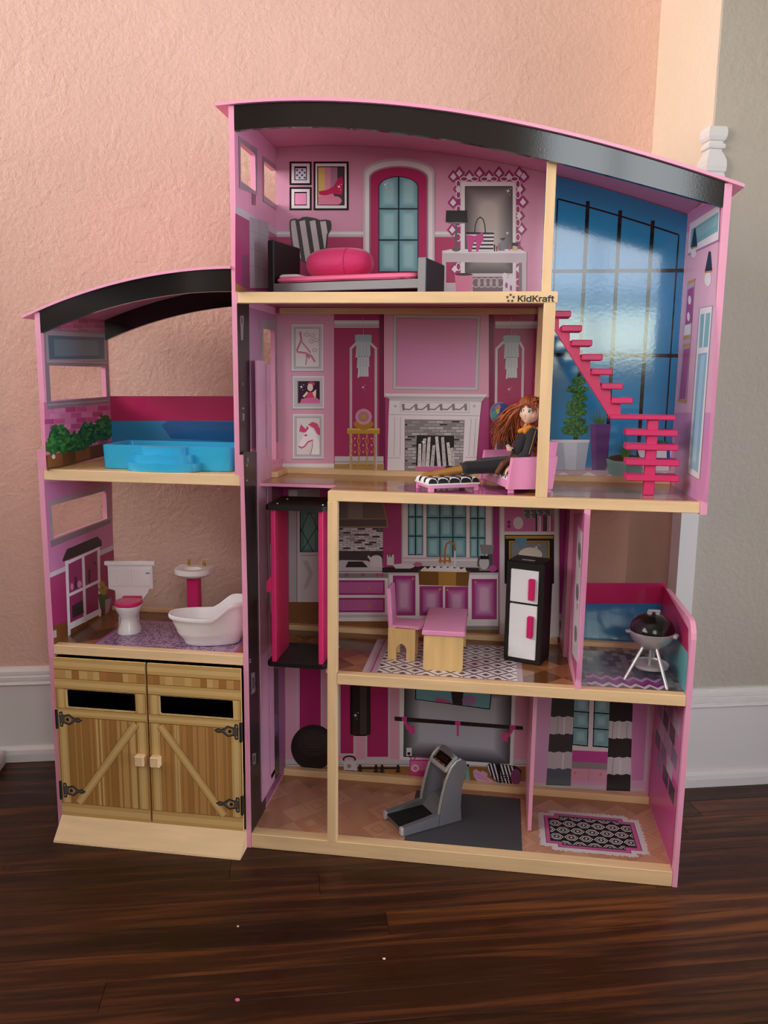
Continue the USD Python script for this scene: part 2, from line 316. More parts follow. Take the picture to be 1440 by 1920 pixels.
# ================================================================ THE DOLLHOUSE SHELL
house = thing('dollhouse', 'large pink wooden dollhouse with black arched roofs, open rooms and pine shelf edges', 'dollhouse')
D = .25; YB = .248
ZB, ZK, ZL, ZD, ZP, ZT = .0283, .3507, .6775, 1.0076, .7003, .3729     # floor levels: ground, kitchen, living, bedroom, pool, bathroom
pf = np.polyfit([.3762, .4643, .5507, .6358, .7196, .8024, .8842, .9651, 1.0451, 1.1245, 1.1388], [1.2994, 1.3006, 1.2971, 1.2897, 1.2786, 1.2622, 1.2429, 1.2216, 1.1982, 1.1721, 1.1672], 3)
pi_ = np.polyfit([.3764, .464, .5509, .6363, .7206, .8038, .8861, .9674, 1.0477, 1.1273, 1.14], [1.2623, 1.2623, 1.2591, 1.2528, 1.2403, 1.2217, 1.2003, 1.1791, 1.1582, 1.1352, 1.1311], 3)
tf = np.polyfit([.0227, .086, .1449, .2219, .2973, .365], [.9765, 1.0006, 1.0164, 1.0319, 1.0402, 1.045], 2)
ti = np.polyfit([.0234, .084, .1433, .2206, .2964, .3643], [.9404, .9631, .9819, .9969, 1.0065, 1.0089], 2)
def band(p0, p1, x0, x1, n=40):
    x = np.linspace(x0, x1, n); return Polygon(np.vstack([np.stack([x, p0(x)], 1), np.stack([x, p1(x)], 1)[::-1]]))
ro = lambda x: np.polyval(pf, x); ri = lambda x: np.polyval(pi_, x); to = lambda x: np.polyval(tf, x); ti_ = lambda x: np.polyval(ti, x)
def hp(name, mesh, m, smooth=False, label=None): return obj(name, mesh, m, house, smooth, label)
hp('roof', ext(band(lambda x: ro(x) + .0005, lambda x: ro(x) + .0055, .345, 1.167), -.006, D + .006), 'pink_board', label='curved pink roof sheet of the main house')
hp('roof_fascia', ext(band(ri, ro, .3748, 1.1396), .0, .009), 'black_board', label='black arched front board under the main roof')
hp('roof', ext(band(lambda x: to(x) + .0005, lambda x: to(x) + .0050, -.012, .3652), -.004, D + .004), 'pink_board', label='curved pink roof sheet of the left wing')
hp('roof_fascia', ext(band(ti_, to, .0198, .3652), .0, .009), 'black_board', label='black arched front board of the left wing')
hp('roof_fascia', ext(band(lambda x: ti_(x) - .002, to, .0198, .3652), .236, .245), 'black_board', label='black arched back board of the left wing')
def yz(c, X, *p): return [tuple(on('x', X, *c(*q))[1:]) for q in p]
A, B, Cc, Dd = crop(400, 180, 4), crop(740, 180, 4), crop(1000, 260, 3.273), crop(40, 480, 3.273)
E, Fc, G, H = crop(440, 540, 4.8), crop(700, 560, 4), crop(1000, 560, 4), crop(60, 880, 3.273)
I, J, K, Lc = crop(80, 1180, 3.429), crop(440, 900, 4), crop(700, 900, 3.6), crop(1040, 940, 4.8)
Mg, N, O = crop(440, 1240, 4), crop(640, 1260, 3.789), crop(960, 1280, 4)
def rect_of(pts):
    p = np.array(pts); return (p[:, 0].min(), p[:, 0].max(), (np.sort(p[:, 1])[:2]).mean(), (np.sort(p[:, 1])[2:]).mean())
def hole(P, r): return P.difference(sbox(r[0], r[2], r[1], r[3]))
wb1 = rect_of(yz(A, .3748, (208, 350), (315, 435), (315, 710), (208, 640))); wb2 = rect_of(yz(A, .3748, (383, 495), (470, 550), (470, 815), (383, 745)))
wl = rect_of(yz(E, .3748, (256, 360), (370, 378), (300, 1560), (412, 1500))); wl = (wl[0], min(wl[1], .232), .705, wl[3])
wp = rect_of(yz(Dd, .0196, (172, 675), (515, 680), (523, 860), (185, 890))); wt = rect_of(yz(H, .0098, (122, 225), (445, 132), (462, 300), (135, 425)))
UP = sbox(0, ZP, D, float(ro(.370)))
hp('side_panel', ext(hole(hole(hole(UP, wb1), wb2), wl), .3654, .3748, 'x'), 'pink_board', label='upper left side panel with two square windows')
hp('side_panel', ext(sbox(0, 0, D, .7355).difference(sbox(wl[0] - .004, .705, wl[1] + .02, .74)), .3748, .3839, 'x'), 'pink_board')
hp('side_panel', ext(sbox(0, .658, D, float(ro(1.145))), 1.1398, 1.1509, 'x'), 'pink_board', label='upper right side panel')
hp('side_panel', ext(rrect(0, -.03, D, .478, .03).intersection(sbox(0, 0, D, 1)), 1.1414, 1.15, 'x'), 'pink_board', label='low right side panel with rounded top corner')
hp('side_panel', ext(hole(sbox(0, 0, D, .7345), wt), 0, .0098, 'x'), 'pink_board', label='lower outer panel of the left wing with a long window')
hp('side_panel', ext(hole(sbox(0, ZP, D, float(to(.0147))), wp), .0098, .0196, 'x'), 'pink_board', label='upper outer panel of the left wing with a long window')
# shelves: pine front beam, thin floor board, cleat along the back
def beam(x0, x1, z0, z1, y0=0, y1=.018, m='pine'): return hp('shelf_beam', bx(x0, x1, y0, y1, z0, z1, .001), m)
beam(.3748, .9, .9895, ZD); beam(.5292, 1.1398, .66, ZL); beam(.5458, 1.1412, .3314, ZK); beam(.3841, 1.1412, 0, ZB, 0, .024); beam(.0098, .3746, .6811, ZP, m='pine_light'); beam(.0098, .3746, .3552, ZT, m='pine_light')
fb = {}
def floorb(key, P, z, m='plywood'): fb[key] = hp('floor_board', ext(P, z - .006, z - .0005, 'z'), m); return fb[key]
floorb('bed', sbox(.3748, .018, .9, YB), ZD, 'dark_pink_print'); floorb('bath', sbox(.0098, .018, .3746, YB), ZT); floorb('pool', sbox(.0098, .018, .3746, YB), ZP)
floorb('living', sbox(.3839, .0805, 1.1398, YB).union(sbox(.5292, .018, 1.1398, .1)), ZL); floorb('kitchen', sbox(.3839, .150, 1.1412, YB).union(sbox(.5225, .018, 1.1412, .16)), ZK)
floorb('gym', sbox(.3839, .024, 1.1412, YB), ZB - .002); hp('floor_board', bx(.0098, .3746, .012, YB, .006, .012), 'plywood')
hp('shelf_edge', bx(.3845, .5290, .0785, .0805, ZL - .006, ZL - .0003), 'pink_board', label='pink front edge of the lift opening')
for x0, x1, z, h in ((.3841, 1.139, ZL, .0105), (.3841, .945, ZK, .0105), (.970, 1.141, ZK, .009), (.3841, 1.141, ZB - .002, .0145), (.0099, .3745, ZT, .007)):
    hp('back_cleat', bx(x0, x1, .234, YB, z - .0003, z + h, .0006), 'pine')
hp('back_cleat', bx(.3841, .879, .232, YB, .990, 1.0012, .0006), 'pine'); hp('back_cleat', bx(.3841, .3975, .16, .234, ZL, ZL + .0105, .0006), 'pine')
# uprights
hp('post', bx(.5288, .5455, -.0008, .018, .0262, .6602, .0008), 'pine_upright'); hp('post', bx(.879, .8976, 0, .018, ZL, .9897, .0008), 'pine_upright'); hp('post', bx(.879, .8976, .214, .232, ZL, 1.0015, .0008), 'pine_upright')
hp('post', bx(.8755, .8905, .019, .034, ZD, float(ri(.885)) + .02, .0008), 'pine_upright')
# back panels
def bp(key, P, m, label): fb[key] = hp('back_panel', ext(P, YB, .256), m, label=label); return fb[key]
bp('bedback', Polygon([(.3748, ZD)] + [(x, float(ro(x))) for x in np.linspace(.3748, .884, 20)] + [(.884, ZD)]), 'pink_print', 'printed back wall of the top bedroom')
bp('stairback', Polygon([(.884, ZL)] + [(x, float(ro(x))) for x in np.linspace(.884, 1.1398, 14)] + [(1.1398, ZL)]), 'dark_pink_print', 'glossy blue printed window wall behind the staircase')
bp('livback', sbox(.3839, ZL, .884, 1.0016), 'dark_pink_print', 'printed back wall of the living room'); bp('kitback', sbox(.3839, ZK, .968, .6715), 'dark_pink_print', 'printed back wall of the kitchen')
bp('gymback', sbox(.3839, .02, 1.1414, .345), 'pink_print', 'printed back wall of the gym and dressing room'); bp('balback', sbox(.968, ZK, 1.1414, .4695), 'pink_print', 'low back wall of the balcony')
bp('poolback', sbox(.0196, ZP, .3654, .8145), 'pink_print', 'low back wall behind the pool'); bp('garback', sbox(.0098, .006, .3746, .355), 'black_print', 'printed back wall inside the garage, darkened as shade')
# inner dividers
dvp = hp('divider', bx(.9585, .9685, 0, .162, ZK, .6600), 'pink_board', label='pink divider between kitchen and balcony'); dvr = hp('divider', bx(.9505, .9605, .1622, YB, ZK, .6715), 'pink_board')
hp('divider', bx(.895, .902, .094, YB, ZB, .345), 'pink_board', label='thin pink divider between gym and dressing room')
# lift track boards fixed to the main left panel
hp('lift_track', ext(sbox(.0665, .056, .1190, .897), .3839, .3866, 'x'), 'pink_print'); hp('lift_track', ext(sbox(.1300, .070, .156, .892), .3839, .3866, 'x'), 'pink_print'); hp('lift_track', ext(sbox(.119, .056, .156, .080), .3839, .3866, 'x'), 'pink_print')
for zz, yy in ((.7165, .006), (.690, .007), (.30, .010), (.31, .030), (.027, .004)): hp('screw', mv(rot(cyl((0, 0, 0), (0, 0, .0015), .0032, 14), 90, (0, 1, 0)), .3839, yy, zz), 'screw')
hp('screw', bx(.3846, .3875, .002, .008, .722, .731), 'screw')
# garage doors, ramp
dz0, dz1 = .036, .3505
doors = []
for i, (x0, x1, w) in enumerate(((.0122, .1905, (.0335, .1695)), (.1945, .3712, (.2160, .3560)))):
    d = hp('garage_door', ext(sbox(x0, dz0, x1, dz1).difference(rrect(w[0], .2545, w[1], .2905, .003)), -.0065, -.0005), 'plywood', label='left garage door' if i == 0 else 'right garage door')
    doors.append(d); kx = (.1685, .1875) if i == 0 else (.1985, .2175)
    obj('knob', bx(kx[0], kx[1], -.0205, -.0065, .1535, .1755, .0025), 'pine_light', d)
    for z in (.231, .088):
        hx = x0 - .0015 if i == 0 else x1 - .0035
        obj('hinge', cat(bx(hx, hx + .005, -.009, -.0045, z - .0185, z + .0185, .0008), cyl((hx + .0025, -.0085, z - .0185), (hx + .0025, -.0085, z + .0185), .0022, 10)), 'black_paint', d)
hp('ramp', ext(Polygon([(-.042, .0), (-.0405, .0035), (-.0075, .0365), (-.0005, .0365), (-.0005, .0)]), .0125, .3760, 'x'), 'pine_light', label='sloped pine ramp in front of the garage doors')
# ================================================================ PRINTED WALLS
WHT, LGY, GRY, DGY, BLK = 'ece4ea', 'cdc4cc', '9a9198', '5c565a', '1d191c'
PNK, LPK, MGN, DMG, HOT = 'e2a4c0', 'e6b2cc', 'ac3468', '86224e', 'd04484'
TEA, TEL, TED, GLD = '83b4c0', '94c2ca', '4f8c9c', 'c49a3e'
yb = ('y', YB, -1)
def full(c, x0, x1, z0, z1): return [(c, rc(x0, z0, x1, z1))]
def star4(x, y, r): return pg((x - r, y), (x - r * .2, y - r * .2), (x, y - r), (x + r * .2, y - r * .2), (x + r, y), (x + r * .2, y + r * .2), (x, y + r), (x - r * .2, y + r * .2))
def sparkle(x, y, r): return affinity.rotate(star4(x, y, r), 20).union(star4(x + r * 1.1, y - r, r * .4)).union(star4(x + r * .7, y + r * 1.5, r * .3))
def mixc(a, b, t): return ''.join('%02x' % round(int(a[i:i + 2], 16) * (1 - t) + int(b[i:i + 2], 16) * t) for i in (0, 2, 4))
def nest(x0, y0, x1, y1, c0, c1, n=5, k=.36):
    s, m = [], min(x1 - x0, y1 - y0) * k
    for i in range(n):
        d = m * i / n; s.append((mixc(c0, c1, i / (n - 1)), rrect(x0 + d, y0 + d, x1 - d, y1 - d, max(d * .5, min(x1 - x0, y1 - y0) * .02))))
    return s
# ---- bedroom
b = fb['bedback']
prn('printed_wainscot', b, yb, [('b8406f', rc(380, 1035, 1220 + 1000, 1500)), (LGY, rc(380, 1012, 2220, 1060)), (WHT, rc(380, 1022, 2220, 1036)), (GRY, rc(380, 1054, 2220, 1060)), (LGY, rc(380, 1400, 2220, 1500))], A, clip=rc(400, 0, 2700, 1600))
fr = lambda x0, y0, x1, y1: [(BLK, rc(x0, y0, x1, y1)), (WHT, rc(x0 + 14, y0 + 14, x1 - 14, y1 - 14)), (BLK, rc(x0 + 36, y0 + 36, x1 - 36, y1 - 36))]
chk = [pg(*[(x + a, y + c) for a, c in ((-9, -3), (3, -9), (9, 3), (-3, 9))]) for i in range(4) for j in range(4) if (i + j) % 2 == 0 for x, y in [(628 + i * 19, 556 + j * 19)]]
prn('printed_picture', b, yb, fr(572, 492, 737, 668) + [('dfe3ee', rc(615, 542, 695, 628)), ('3a4a78', unary_union(chk).intersection(rc(615, 542, 695, 628)))], A, label='small framed blue checked picture')
prn('printed_picture', b, yb, fr(572, 683, 737, 857) + [('f29ac4', rc(612, 728, 697, 814))], A, label='small framed pink picture')
shoe = pg((790, 715), (850, 705), (900, 680), (935, 620), (965, 600), (975, 640), (970, 700), (962, 740), (900, 730), (840, 745), (795, 740))
prn('printed_picture', b, yb, [(BLK, rc(752, 492, 1015, 857)), (WHT, rc(766, 506, 1000, 842)), (BLK, rc(780, 528, 984, 820)), ('4a3f4a', rc(786, 534, 978, 815)), ('e0c070', rc(786, 534, 840, 815)), ('dd93a8', rc(835, 534, 900, 815)), ('b0809a', rc(880, 534, 930, 700)),
    ('e388a8', unary_union([ell(820, 780, 38, 38), ell(870, 770, 45, 42), ell(920, 785, 42, 32), ell(860, 800, 60, 16)]).intersection(rc(786, 534, 978, 815))), ('c9255f', shoe), ('ffffff', sparkle(942, 680, 16))], A, label='large framed picture of a pink high-heeled shoe')
chair = pg((570, 945), (580, 925), (612, 918), (640, 925), (668, 908), (700, 905), (760, 915), (800, 930), (845, 926), (880, 935), (886, 965), (884, 1000), (862, 1040), (852, 1145), (700, 1260), (600, 1200), (585, 1120), (572, 1000))
prn('printed_armchair', b, yb, [('4a484c', chair)] + [('cfc9cb', pg((x, 940), (x + 42, 930), (x + 92, 1250), (x + 48, 1250)).intersection(chair.buffer(-12))) for x in (572, 645, 722, 800)], A, label='printed grey and white striped armchair')
arch = lambda x0, x1, ys, yt, y1: unary_union([rc(x0, ys, x1, y1), ell((x0 + x1) / 2, ys, (x1 - x0) / 2, ys - yt, 40).intersection(rc(x0, yt - 5, x1, ys + 1))])
pan = arch(711, 783, 352, 332, 509)
prn('printed_door', b, yb, [(LGY, arch(681, 815, 325, 296, 548)), (WHT, arch(685, 811, 327, 301, 548)), (GRY, arch(692, 803, 333, 311, 548)), ('b52c66', arch(694.5, 800, 335, 314, 548)), (BLK, pan.buffer(1.5)), (TEA, pan)] + [(c, g_.intersection(pan)) for x in (711, 748) for y in (330, 392, 450) for c, g_ in nest(x, y, x + 36, y + 60, '6a9fac', '9ccad0')] +
    [(BLK, ln(2.6, (747.5, 330), (747.5, 510))), (BLK, ln(2.6, (711, 391.5), (783, 391.5))), (BLK, ln(2.6, (711, 450), (783, 450))), ('ffffff', sparkle(722, 346, 3.4))], None or (lambda x, y: (x, y)), label='printed magenta arched door with teal panes')
gl = rc(526, 675, 885, 1330); orn = rc(470, 612, 935, 1480).difference(rc(495, 642, 910, 1480))
dia = lambda x, y, r: pg((x, y - r * 1.3), (x + r, y), (x, y + r * 1.1), (x - r, y))
dd = [(485, 580), (635, 580), (782, 580), (935, 580), (968, 606), (962, 797), (950, 1000), (440, 606), (438, 800), (432, 1005), (560, 606), (708, 606), (858, 606), (478, 905), (478, 700), (940, 700), (935, 900), (945, 1180), (450, 1300), (930, 1300)]
prn('printed_mirror', b, yb, [('a83a78', unary_union([dia(x, y, 42) for x, y in dd] + [orn.buffer(6)])), (WHT, [dia(x, y, 24) for x, y in dd])] + [(WHT, [ring(ell(x, 622, 30, 20), 7) for x in (520, 600, 672, 745, 820, 900)] + [ring(ell(x, y, 20, 32), 7) for x in (478, 925) for y in (660, 740, 850, 950, 1060, 1280, 1400)])] +
    [(LGY, rc(493, 640, 912, 1480)), (WHT, rc(498, 646, 906, 1480)), *nest(526, 675, 885, 1330, '5e575c', 'bcb3ae', 14), (LGY, rc(526, 1330, 885, 1480)), ('ffffff', [sparkle(850, 712, 18), star4(845, 1028, 14)])], B, label='printed mirror in an ornate white frame')
prn('printed_table', b, yb, [('7d6a74', rc(585, 1355, 812, 1480)), ('b9aeb4', [ring(ell(x, 1400, 34, 38), 9) for x in (610, 655, 700, 745, 790)] + [dia(x, 1410, 14) for x in (632, 680, 722, 768)]), (LGY, pg((355, 1160), (420, 1148), (940, 1148), (992, 1170), (990, 1252), (355, 1245))), (WHT, pg((360, 1166), (425, 1150), (938, 1150), (988, 1170), (970, 1180), (365, 1178))),
    (LGY, [rc(355, 1240, 386, 1480), rc(955, 1245, 988, 1480)]), ('8b7d85', rc(930, 1250, 955, 1480)), ('e28aa8', pg((450, 1335), (588, 1342), (578, 1480), (462, 1480))), ('4a3c44', ell(519, 1338, 66, 10)), ('e6e0ea', [ell(826, 1350, 20, 24), ell(870, 1362, 18, 26), pg((815, 1370), (890, 1370), (895, 1480), (810, 1480))]), ('a85a90', [ell(838, 1420, 10, 22), ell(872, 1440, 8, 22)])], B, label='printed white dressing table')
bag = pg((535, 1020), (745, 1025), (738, 1165), (552, 1168))
prn('printed_lamp', b, yb, [('6b6268', [rc(455, 945, 468, 1140), ell(461, 1150, 32, 16), ell(461, 1060, 10, 40)]), ('2b282b', pg((386, 858), (543, 858), (548, 950), (382, 946))), ('8a8088', ell(465, 952, 70, 6))], B, label='printed table lamp with black shade')
prn('printed_bag', b, yb, [('3a3034', LineString([(600, 1030), (604, 970), (620, 925), (642, 908), (664, 925), (676, 970), (682, 1035)]).buffer(4)), (BLK, bag)] + [(WHT, rc(530, y, 750, y + 15).intersection(bag)) for y in (1038, 1066, 1094, 1122, 1150)] +
    [('c94a8e', [pg((538, 1040), (600, 1050), (598, 1100), (545, 1120)), pg((600, 1050), (662, 1020), (668, 1095), (600, 1085)), pg((545, 1080), (598, 1075), (575, 1165), (552, 1165)), pg((610, 1080), (658, 1085), (625, 1166), (612, 1166))]), ('3a2a34', [rc(744, 1115, 754, 1165), rc(762, 1125, 770, 1165), pg((785, 1070), (830, 1062), (818, 1085)), rc(880, 1100, 925, 1125)]),
    ('7d8a96', pg((795, 1085), (818, 1085), (825, 1160), (788, 1160))), ('c05a6a', [rc(776, 1105, 788, 1160), rc(858, 1120, 868, 1158)]), ('d8c490', rc(885, 1130, 922, 1160))], B, label='printed striped handbag and cosmetics')
# ---- staircase window wall
b = fb['stairback']; ys = ('y', YB, -1); ident = lambda x, y: (x, y)
sxc = crop(0, 0, 1)
P_ = Polygon([(.8842, ZL)] + [(x, float(ro(x)) - .001) for x in np.linspace(.8842, 1.1396, 14)] + [(1.1396, ZL)])
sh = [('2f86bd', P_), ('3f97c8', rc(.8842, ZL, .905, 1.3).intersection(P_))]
X0, X1 = .9075, 1.1262
top = lambda x: float(ro(x)) - .026 - .014
sh += [(BLK, ln(.0026, (X0, ZL), (X0, top(X0)))), (BLK, ln(.0026, (X1, ZL), (X1, top(X1)))), (BLK, ln(.003, *[(x, top(x)) for x in np.linspace(X0, X1, 9)]))]
for u, v in ((1104.5, 335), (1165, 360), (1226, 385)):
    x = on('y', YB, u, v)[0]; sh.append((BLK, ln(.0068, (x, ZL + .03), (x, float(ro(x)) - .03))))
for z in (on('y', YB, 1150, 508)[2], on('y', YB, 1150, 666)[2]): sh.append((BLK, rc(.8842, z - .0034, 1.1396, z + .0034)))
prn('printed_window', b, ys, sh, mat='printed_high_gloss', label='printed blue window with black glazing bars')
def leafy(cx, cy, rx, ry, n, r, seed):
    g = np.random.default_rng(seed); t = g.uniform(0, 2 * np.pi, n); q = np.sqrt(g.uniform(0, 1, n))
    return [affinity.rotate(ell(cx + rx * a * math.cos(b_), cy + ry * a * math.sin(b_), r, r * .55, 8), g.uniform(0, 180)) for a, b_ in zip(q, t)]
def bush(cx, cy, rx, ry, seed, cols=('1f4a22', '2f6a2c', '4c8a3a'), r=9, n=40):
    return [(cols[0], ell(cx, cy, rx * .9, ry * .9, 14)), (cols[1], leafy(cx, cy, rx, ry, n, r, seed)), (cols[2], leafy(cx, cy - ry * .15, rx * .8, ry * .8, n // 3, r * .8, seed + 1))]
def blades(cx, cy, w, h, n, seed, c=('2c5a2a', '5a8a3a')):
    g = np.random.default_rng(seed); o = []
    for i in range(n):
        a = (i - (n - 1) / 2) / n * 2; x1 = cx + a * w + g.uniform(-4, 4); y1 = cy - h * g.uniform(.65, 1) * (1 - .25 * abs(a))
        o.append((c[i % 2], pg((cx + a * w * .25 - 3, cy), (cx + a * w * .25 + 4, cy), (x1, y1))))
    return o
sh = [('c9b2c0', rc(135, 1275, 1090, 1345)), ('e9e2ea', [pg((160 + k * 190, 1330), (225 + k * 190, 1300), (290 + k * 190, 1330)) for k in range(5)]), ('b48aa2', rc(135, 1268, 1090, 1290))]
sh += [('3a2a1c', rc(300, 960, 335, 1065))]
for k, (x, y, rx, ry) in enumerate(((340, 615, 55, 32), (330, 680, 85, 36), (345, 740, 60, 30), (320, 800, 82, 36), (320, 855, 80, 34), (310, 925, 95, 40), (310, 985, 112, 46))): sh += bush(x, y, rx, ry, 20 + k, r=13, n=34)
sh += blades(495, 940, 105, 165, 17, 3) + [('5d2c78', pg((425, 942), (582, 940), (545, 1285), (440, 1285))), ('6f3a8a', pg((425, 942), (470, 942), (470, 1285), (440, 1285)))]
sh += [('b9c2d4', pg((135, 1065), (420, 1062), (385, 1285), (165, 1285))), ('d2d9e6', pg((225, 1064), (330, 1063), (318, 1285), (240, 1285))), ('e4e8f0', pg((128, 1058), (424, 1058), (420, 1078), (135, 1080)))]
sh += [('dfe2ee', pg((780, 1130), (1040, 1130), (1015, 1290), (830, 1290))), ('2c50a0', rc(1000, 1140, 1025, 1200))] + bush(950, 1085, 70, 22, 77, r=10, n=20) + blades(690, 1180, 95, 190, 13, 5) + [('6e9c9c', pg((548, 1200), (822, 1195), (815, 1320), (600, 1330), (562, 1310))), ('8ab4b0', pg((548, 1200), (700, 1198), (690, 1328), (600, 1330), (562, 1310))), ('4a3426', ell(685, 1195, 125, 26)), ] + blades(690, 1190, 90, 180, 11, 6)
prn('printed_plants', b, ys, sh, G, clip=rc(120, 500, 1075, 1345), label='printed potted plants')
# ---- right upper side panel (faces left)
sp = [p for p in house.GetChildren() if p.GetName().startswith('side_panel')]
SPUL, SPLL, SPUR, SPLR, SPTL, SPTU = sp
Wc = crop(1240, 380, 3.556); xr = ('x', 1.1398, -1)
tw = pg((257, 705), (338, 690), (252, 1845), (176, 1800))
prn('printed_window', SPUR, xr, [('d58fc2', rc(60, -40, 460, 2000)), (LPK, rc(60, 200, 420, 1400))], Wc, clip=Polygon([(165, 60), (392, -30), (392, 30), (310, 1760), (275, 1990), (90, 1960), (85, 1500)]), label='pale pink printed wall')
prn('printed_window', SPUR, xr, [('a878a8', pg((190, 150), (393, 18), (385, 258), (178, 355))), (WHT, pg((190, 140), (390, 12), (380, 245), (178, 340))), (TEA, pg((200, 180), (382, 60), (376, 190), (190, 300))), (TEL, pg((215, 190), (372, 85), (368, 150), (210, 255)))], Wc, label='printed transom window')
prn('printed_window', SPUR, xr, [(GRY, tw.buffer(5)), (WHT, tw), (TEA, pg((262, 745), (288, 740), (272, 965), (250, 968))), (TEA, pg((298, 738), (327, 733), (310, 962), (280, 965))), ('8fb9d2', pg((246, 1008), (306, 998), (244, 1800), (190, 1765))), ('a9cbdf', pg((262, 1020), (290, 1015), (228, 1740), (205, 1720)))], Wc, label='printed tall window')
for a_, b_, e_, lab in ((pg((219, 170), (227, 170), (240, 290), (196, 305)), pg((196, 300), (240, 288), (240, 298), (198, 312)), ell(215, 335, 18, 32), 'printed black pendant lamp over the transom window'), (pg((316, 325), (328, 325), (338, 452), (288, 465)), pg((288, 460), (338, 450), (336, 462), (290, 472)), ell(310, 510, 22, 48), 'printed black pendant lamp above the tall window')):
    prn('printed_pendant_lamp', SPUR, xr, [(WHT, e_), ('27222e', a_), (GLD, b_)], Wc, label=lab)
prn('printed_wall_hanging', SPUR, xr, [('c9a6c4', pg((172, 530), (224, 505), (165, 1340), (108, 1330))), ('a83a86', pg((176, 580), (216, 560), (204, 800), (160, 815))), ('b0508c', pg((148, 980), (190, 968), (160, 1310), (118, 1310))), (WHT, pg((156, 820), (196, 810), (192, 880), (150, 885))), (GLD, [pg((150, 890), (194, 880), (192, 905), (146, 915)), pg((146, 945), (190, 938), (188, 960), (144, 972)), pg((110, 1310), (168, 1315), (164, 1335), (108, 1330)), pg((178, 525), (226, 505), (222, 530), (176, 548))]), (WHT, [ell(188, 650, 10, 30), ell(180, 760, 9, 30)])], Wc, label='printed wall hanging')
# ---- living room
b = fb['livback']
prn('printed_wallpaper', b, yb, [(PNK, rc(380, 180, 894, 1640)), (MGN, rc(894, 180, 1356, 1640)), ('7c1e50', rc(1300, 180, 1356, 1640)), (WHT, rc(380, 1580, 894, 1640)), (LGY, rc(380, 1612, 894, 1624)), (LGY, rc(896, 290, 1300, 358)), (WHT, rc(896, 300, 1300, 318)), (GRY, rc(896, 340, 1300, 346)), (LGY, rc(900, 1515, 1340, 1590)), (GRY, rc(900, 1560, 1340, 1568)), ('b08a55', rc(894, 1585, 1345, 1660)),
    (LGY, ring(pg((1035, 1700), (1035, 540), (1095, 480), (1220, 480), (1282, 540), (1282, 1700)), 22)), (GRY, ln(3, (1046, 1515), (1046, 545))), (GRY, ln(3, (1271, 1515), (1271, 545)))], E, clip=rc(380, 150, 1356, 1665))
prn('printed_wallpaper', b, yb, [(PNK, rc(80, 90, 872, 740)), (MGN, rc(866, 90, 1300, 1320)), ('7c1e50', rc(866, 90, 905, 1320)), (LGY, rc(915, 168, 1300, 222)), (WHT, rc(915, 176, 1300, 190)), (GRY, rc(915, 208, 1300, 213)), (LGY, rc(870, 1230, 1300, 1300)), (LGY, ring(pg((905, 1400), (915, 372), (968, 320), (1105, 320), (1133, 372), (1115, 1400)), 18)),
    (GRY, ring(pg((148, 118), (806, 126), (786, 690), (146, 682)), 30)), (LGY, ring(pg((152, 122), (802, 130), (782, 686), (150, 678)), 20)), ('dc93bf', pg((180, 148), (776, 154), (760, 664), (176, 658)))], Fc, clip=rc(80, 80, 1290, 1340))
def pic(x0, y0, x1, y1, m, inner): return [(GRY, rc(x0 - 4, y0 + 4, x1, y1 + 8)), (WHT, rc(x0, y0, x1, y1)), (LGY, rc(x0 + 12, y0 + 12, x1 - 12, y1 - 12)), (GRY, rc(x0 + m - 5, y0 + m - 5, x1 - m + 5, y1 - m + 5)), ('e6dde0', rc(x0 + m, y0 + m, x1 - m, y1 - m))] + inner
curl = lambda x, y, r: ring(ell(x, y, r, r * .8), 6)
prn('printed_picture', b, yb, pic(512, 328, 796, 745, 36, [('d07a92', [LineString([(560, 560), (600, 470), (590, 400)]).buffer(9), LineString([(565, 575), (640, 585), (690, 610), (720, 660)]).buffer(8), LineString([(600, 480), (650, 540), (680, 580)]).buffer(6), pg((630, 600), (670, 640), (690, 600)), LineString([(650, 610), (640, 690)]).buffer(5)]), ('c49aa6', [curl(x, y, 22) for x, y in ((650, 420), (700, 430), (735, 470), (690, 480), (720, 560))])]), E, label='framed pink line drawing')
prn('printed_picture', b, yb, pic(522, 793, 804, 1085, 46, [('3a2036', rc(570, 840, 766, 1036)), ('e070a8', pg((590, 1036), (600, 1000), (650, 985), (700, 975), (740, 990), (766, 1010), (766, 1036))), ('d9456a', [pg((640, 990), (660, 940), (700, 935), (715, 985)), ell(690, 862, 34, 18)]), ('f0d8c8', [ell(680, 895, 26, 34), pg((610, 975), (650, 930), (660, 945), (630, 985)), pg((700, 940), (735, 910), (730, 990), (712, 975))]), ('ffffff', sparkle(600, 890, 18))]), E, label='framed picture of a dancer in a pink dress')
horse = pg((590, 1430), (572, 1415), (600, 1370), (625, 1310), (640, 1265), (672, 1255), (705, 1270), (735, 1320), (760, 1395), (765, 1500), (690, 1500), (700, 1420), (690, 1380), (660, 1390), (620, 1435))
prn('printed_picture', b, yb, pic(522, 1135, 800, 1535, 34, [('f6f2f4', horse), ('d8507e', [pg((580, 1290), (595, 1225), (640, 1270), (650, 1240), (668, 1262), (640, 1300), (610, 1300)), pg((660, 1230), (700, 1205), (745, 1220), (768, 1270), (768, 1330), (740, 1310), (715, 1262)), LineString([(580, 1425), (600, 1440), (630, 1425), (660, 1385), (700, 1370)]).buffer(6), ell(640, 1325, 14, 9)]), ('b06a86', [LineString([(700, 1380), (700, 1430), (680, 1500)]).buffer(3)]), ('ffffff', sparkle(748, 1465, 16))]), E, label='framed drawing of a white horse with pink mane')
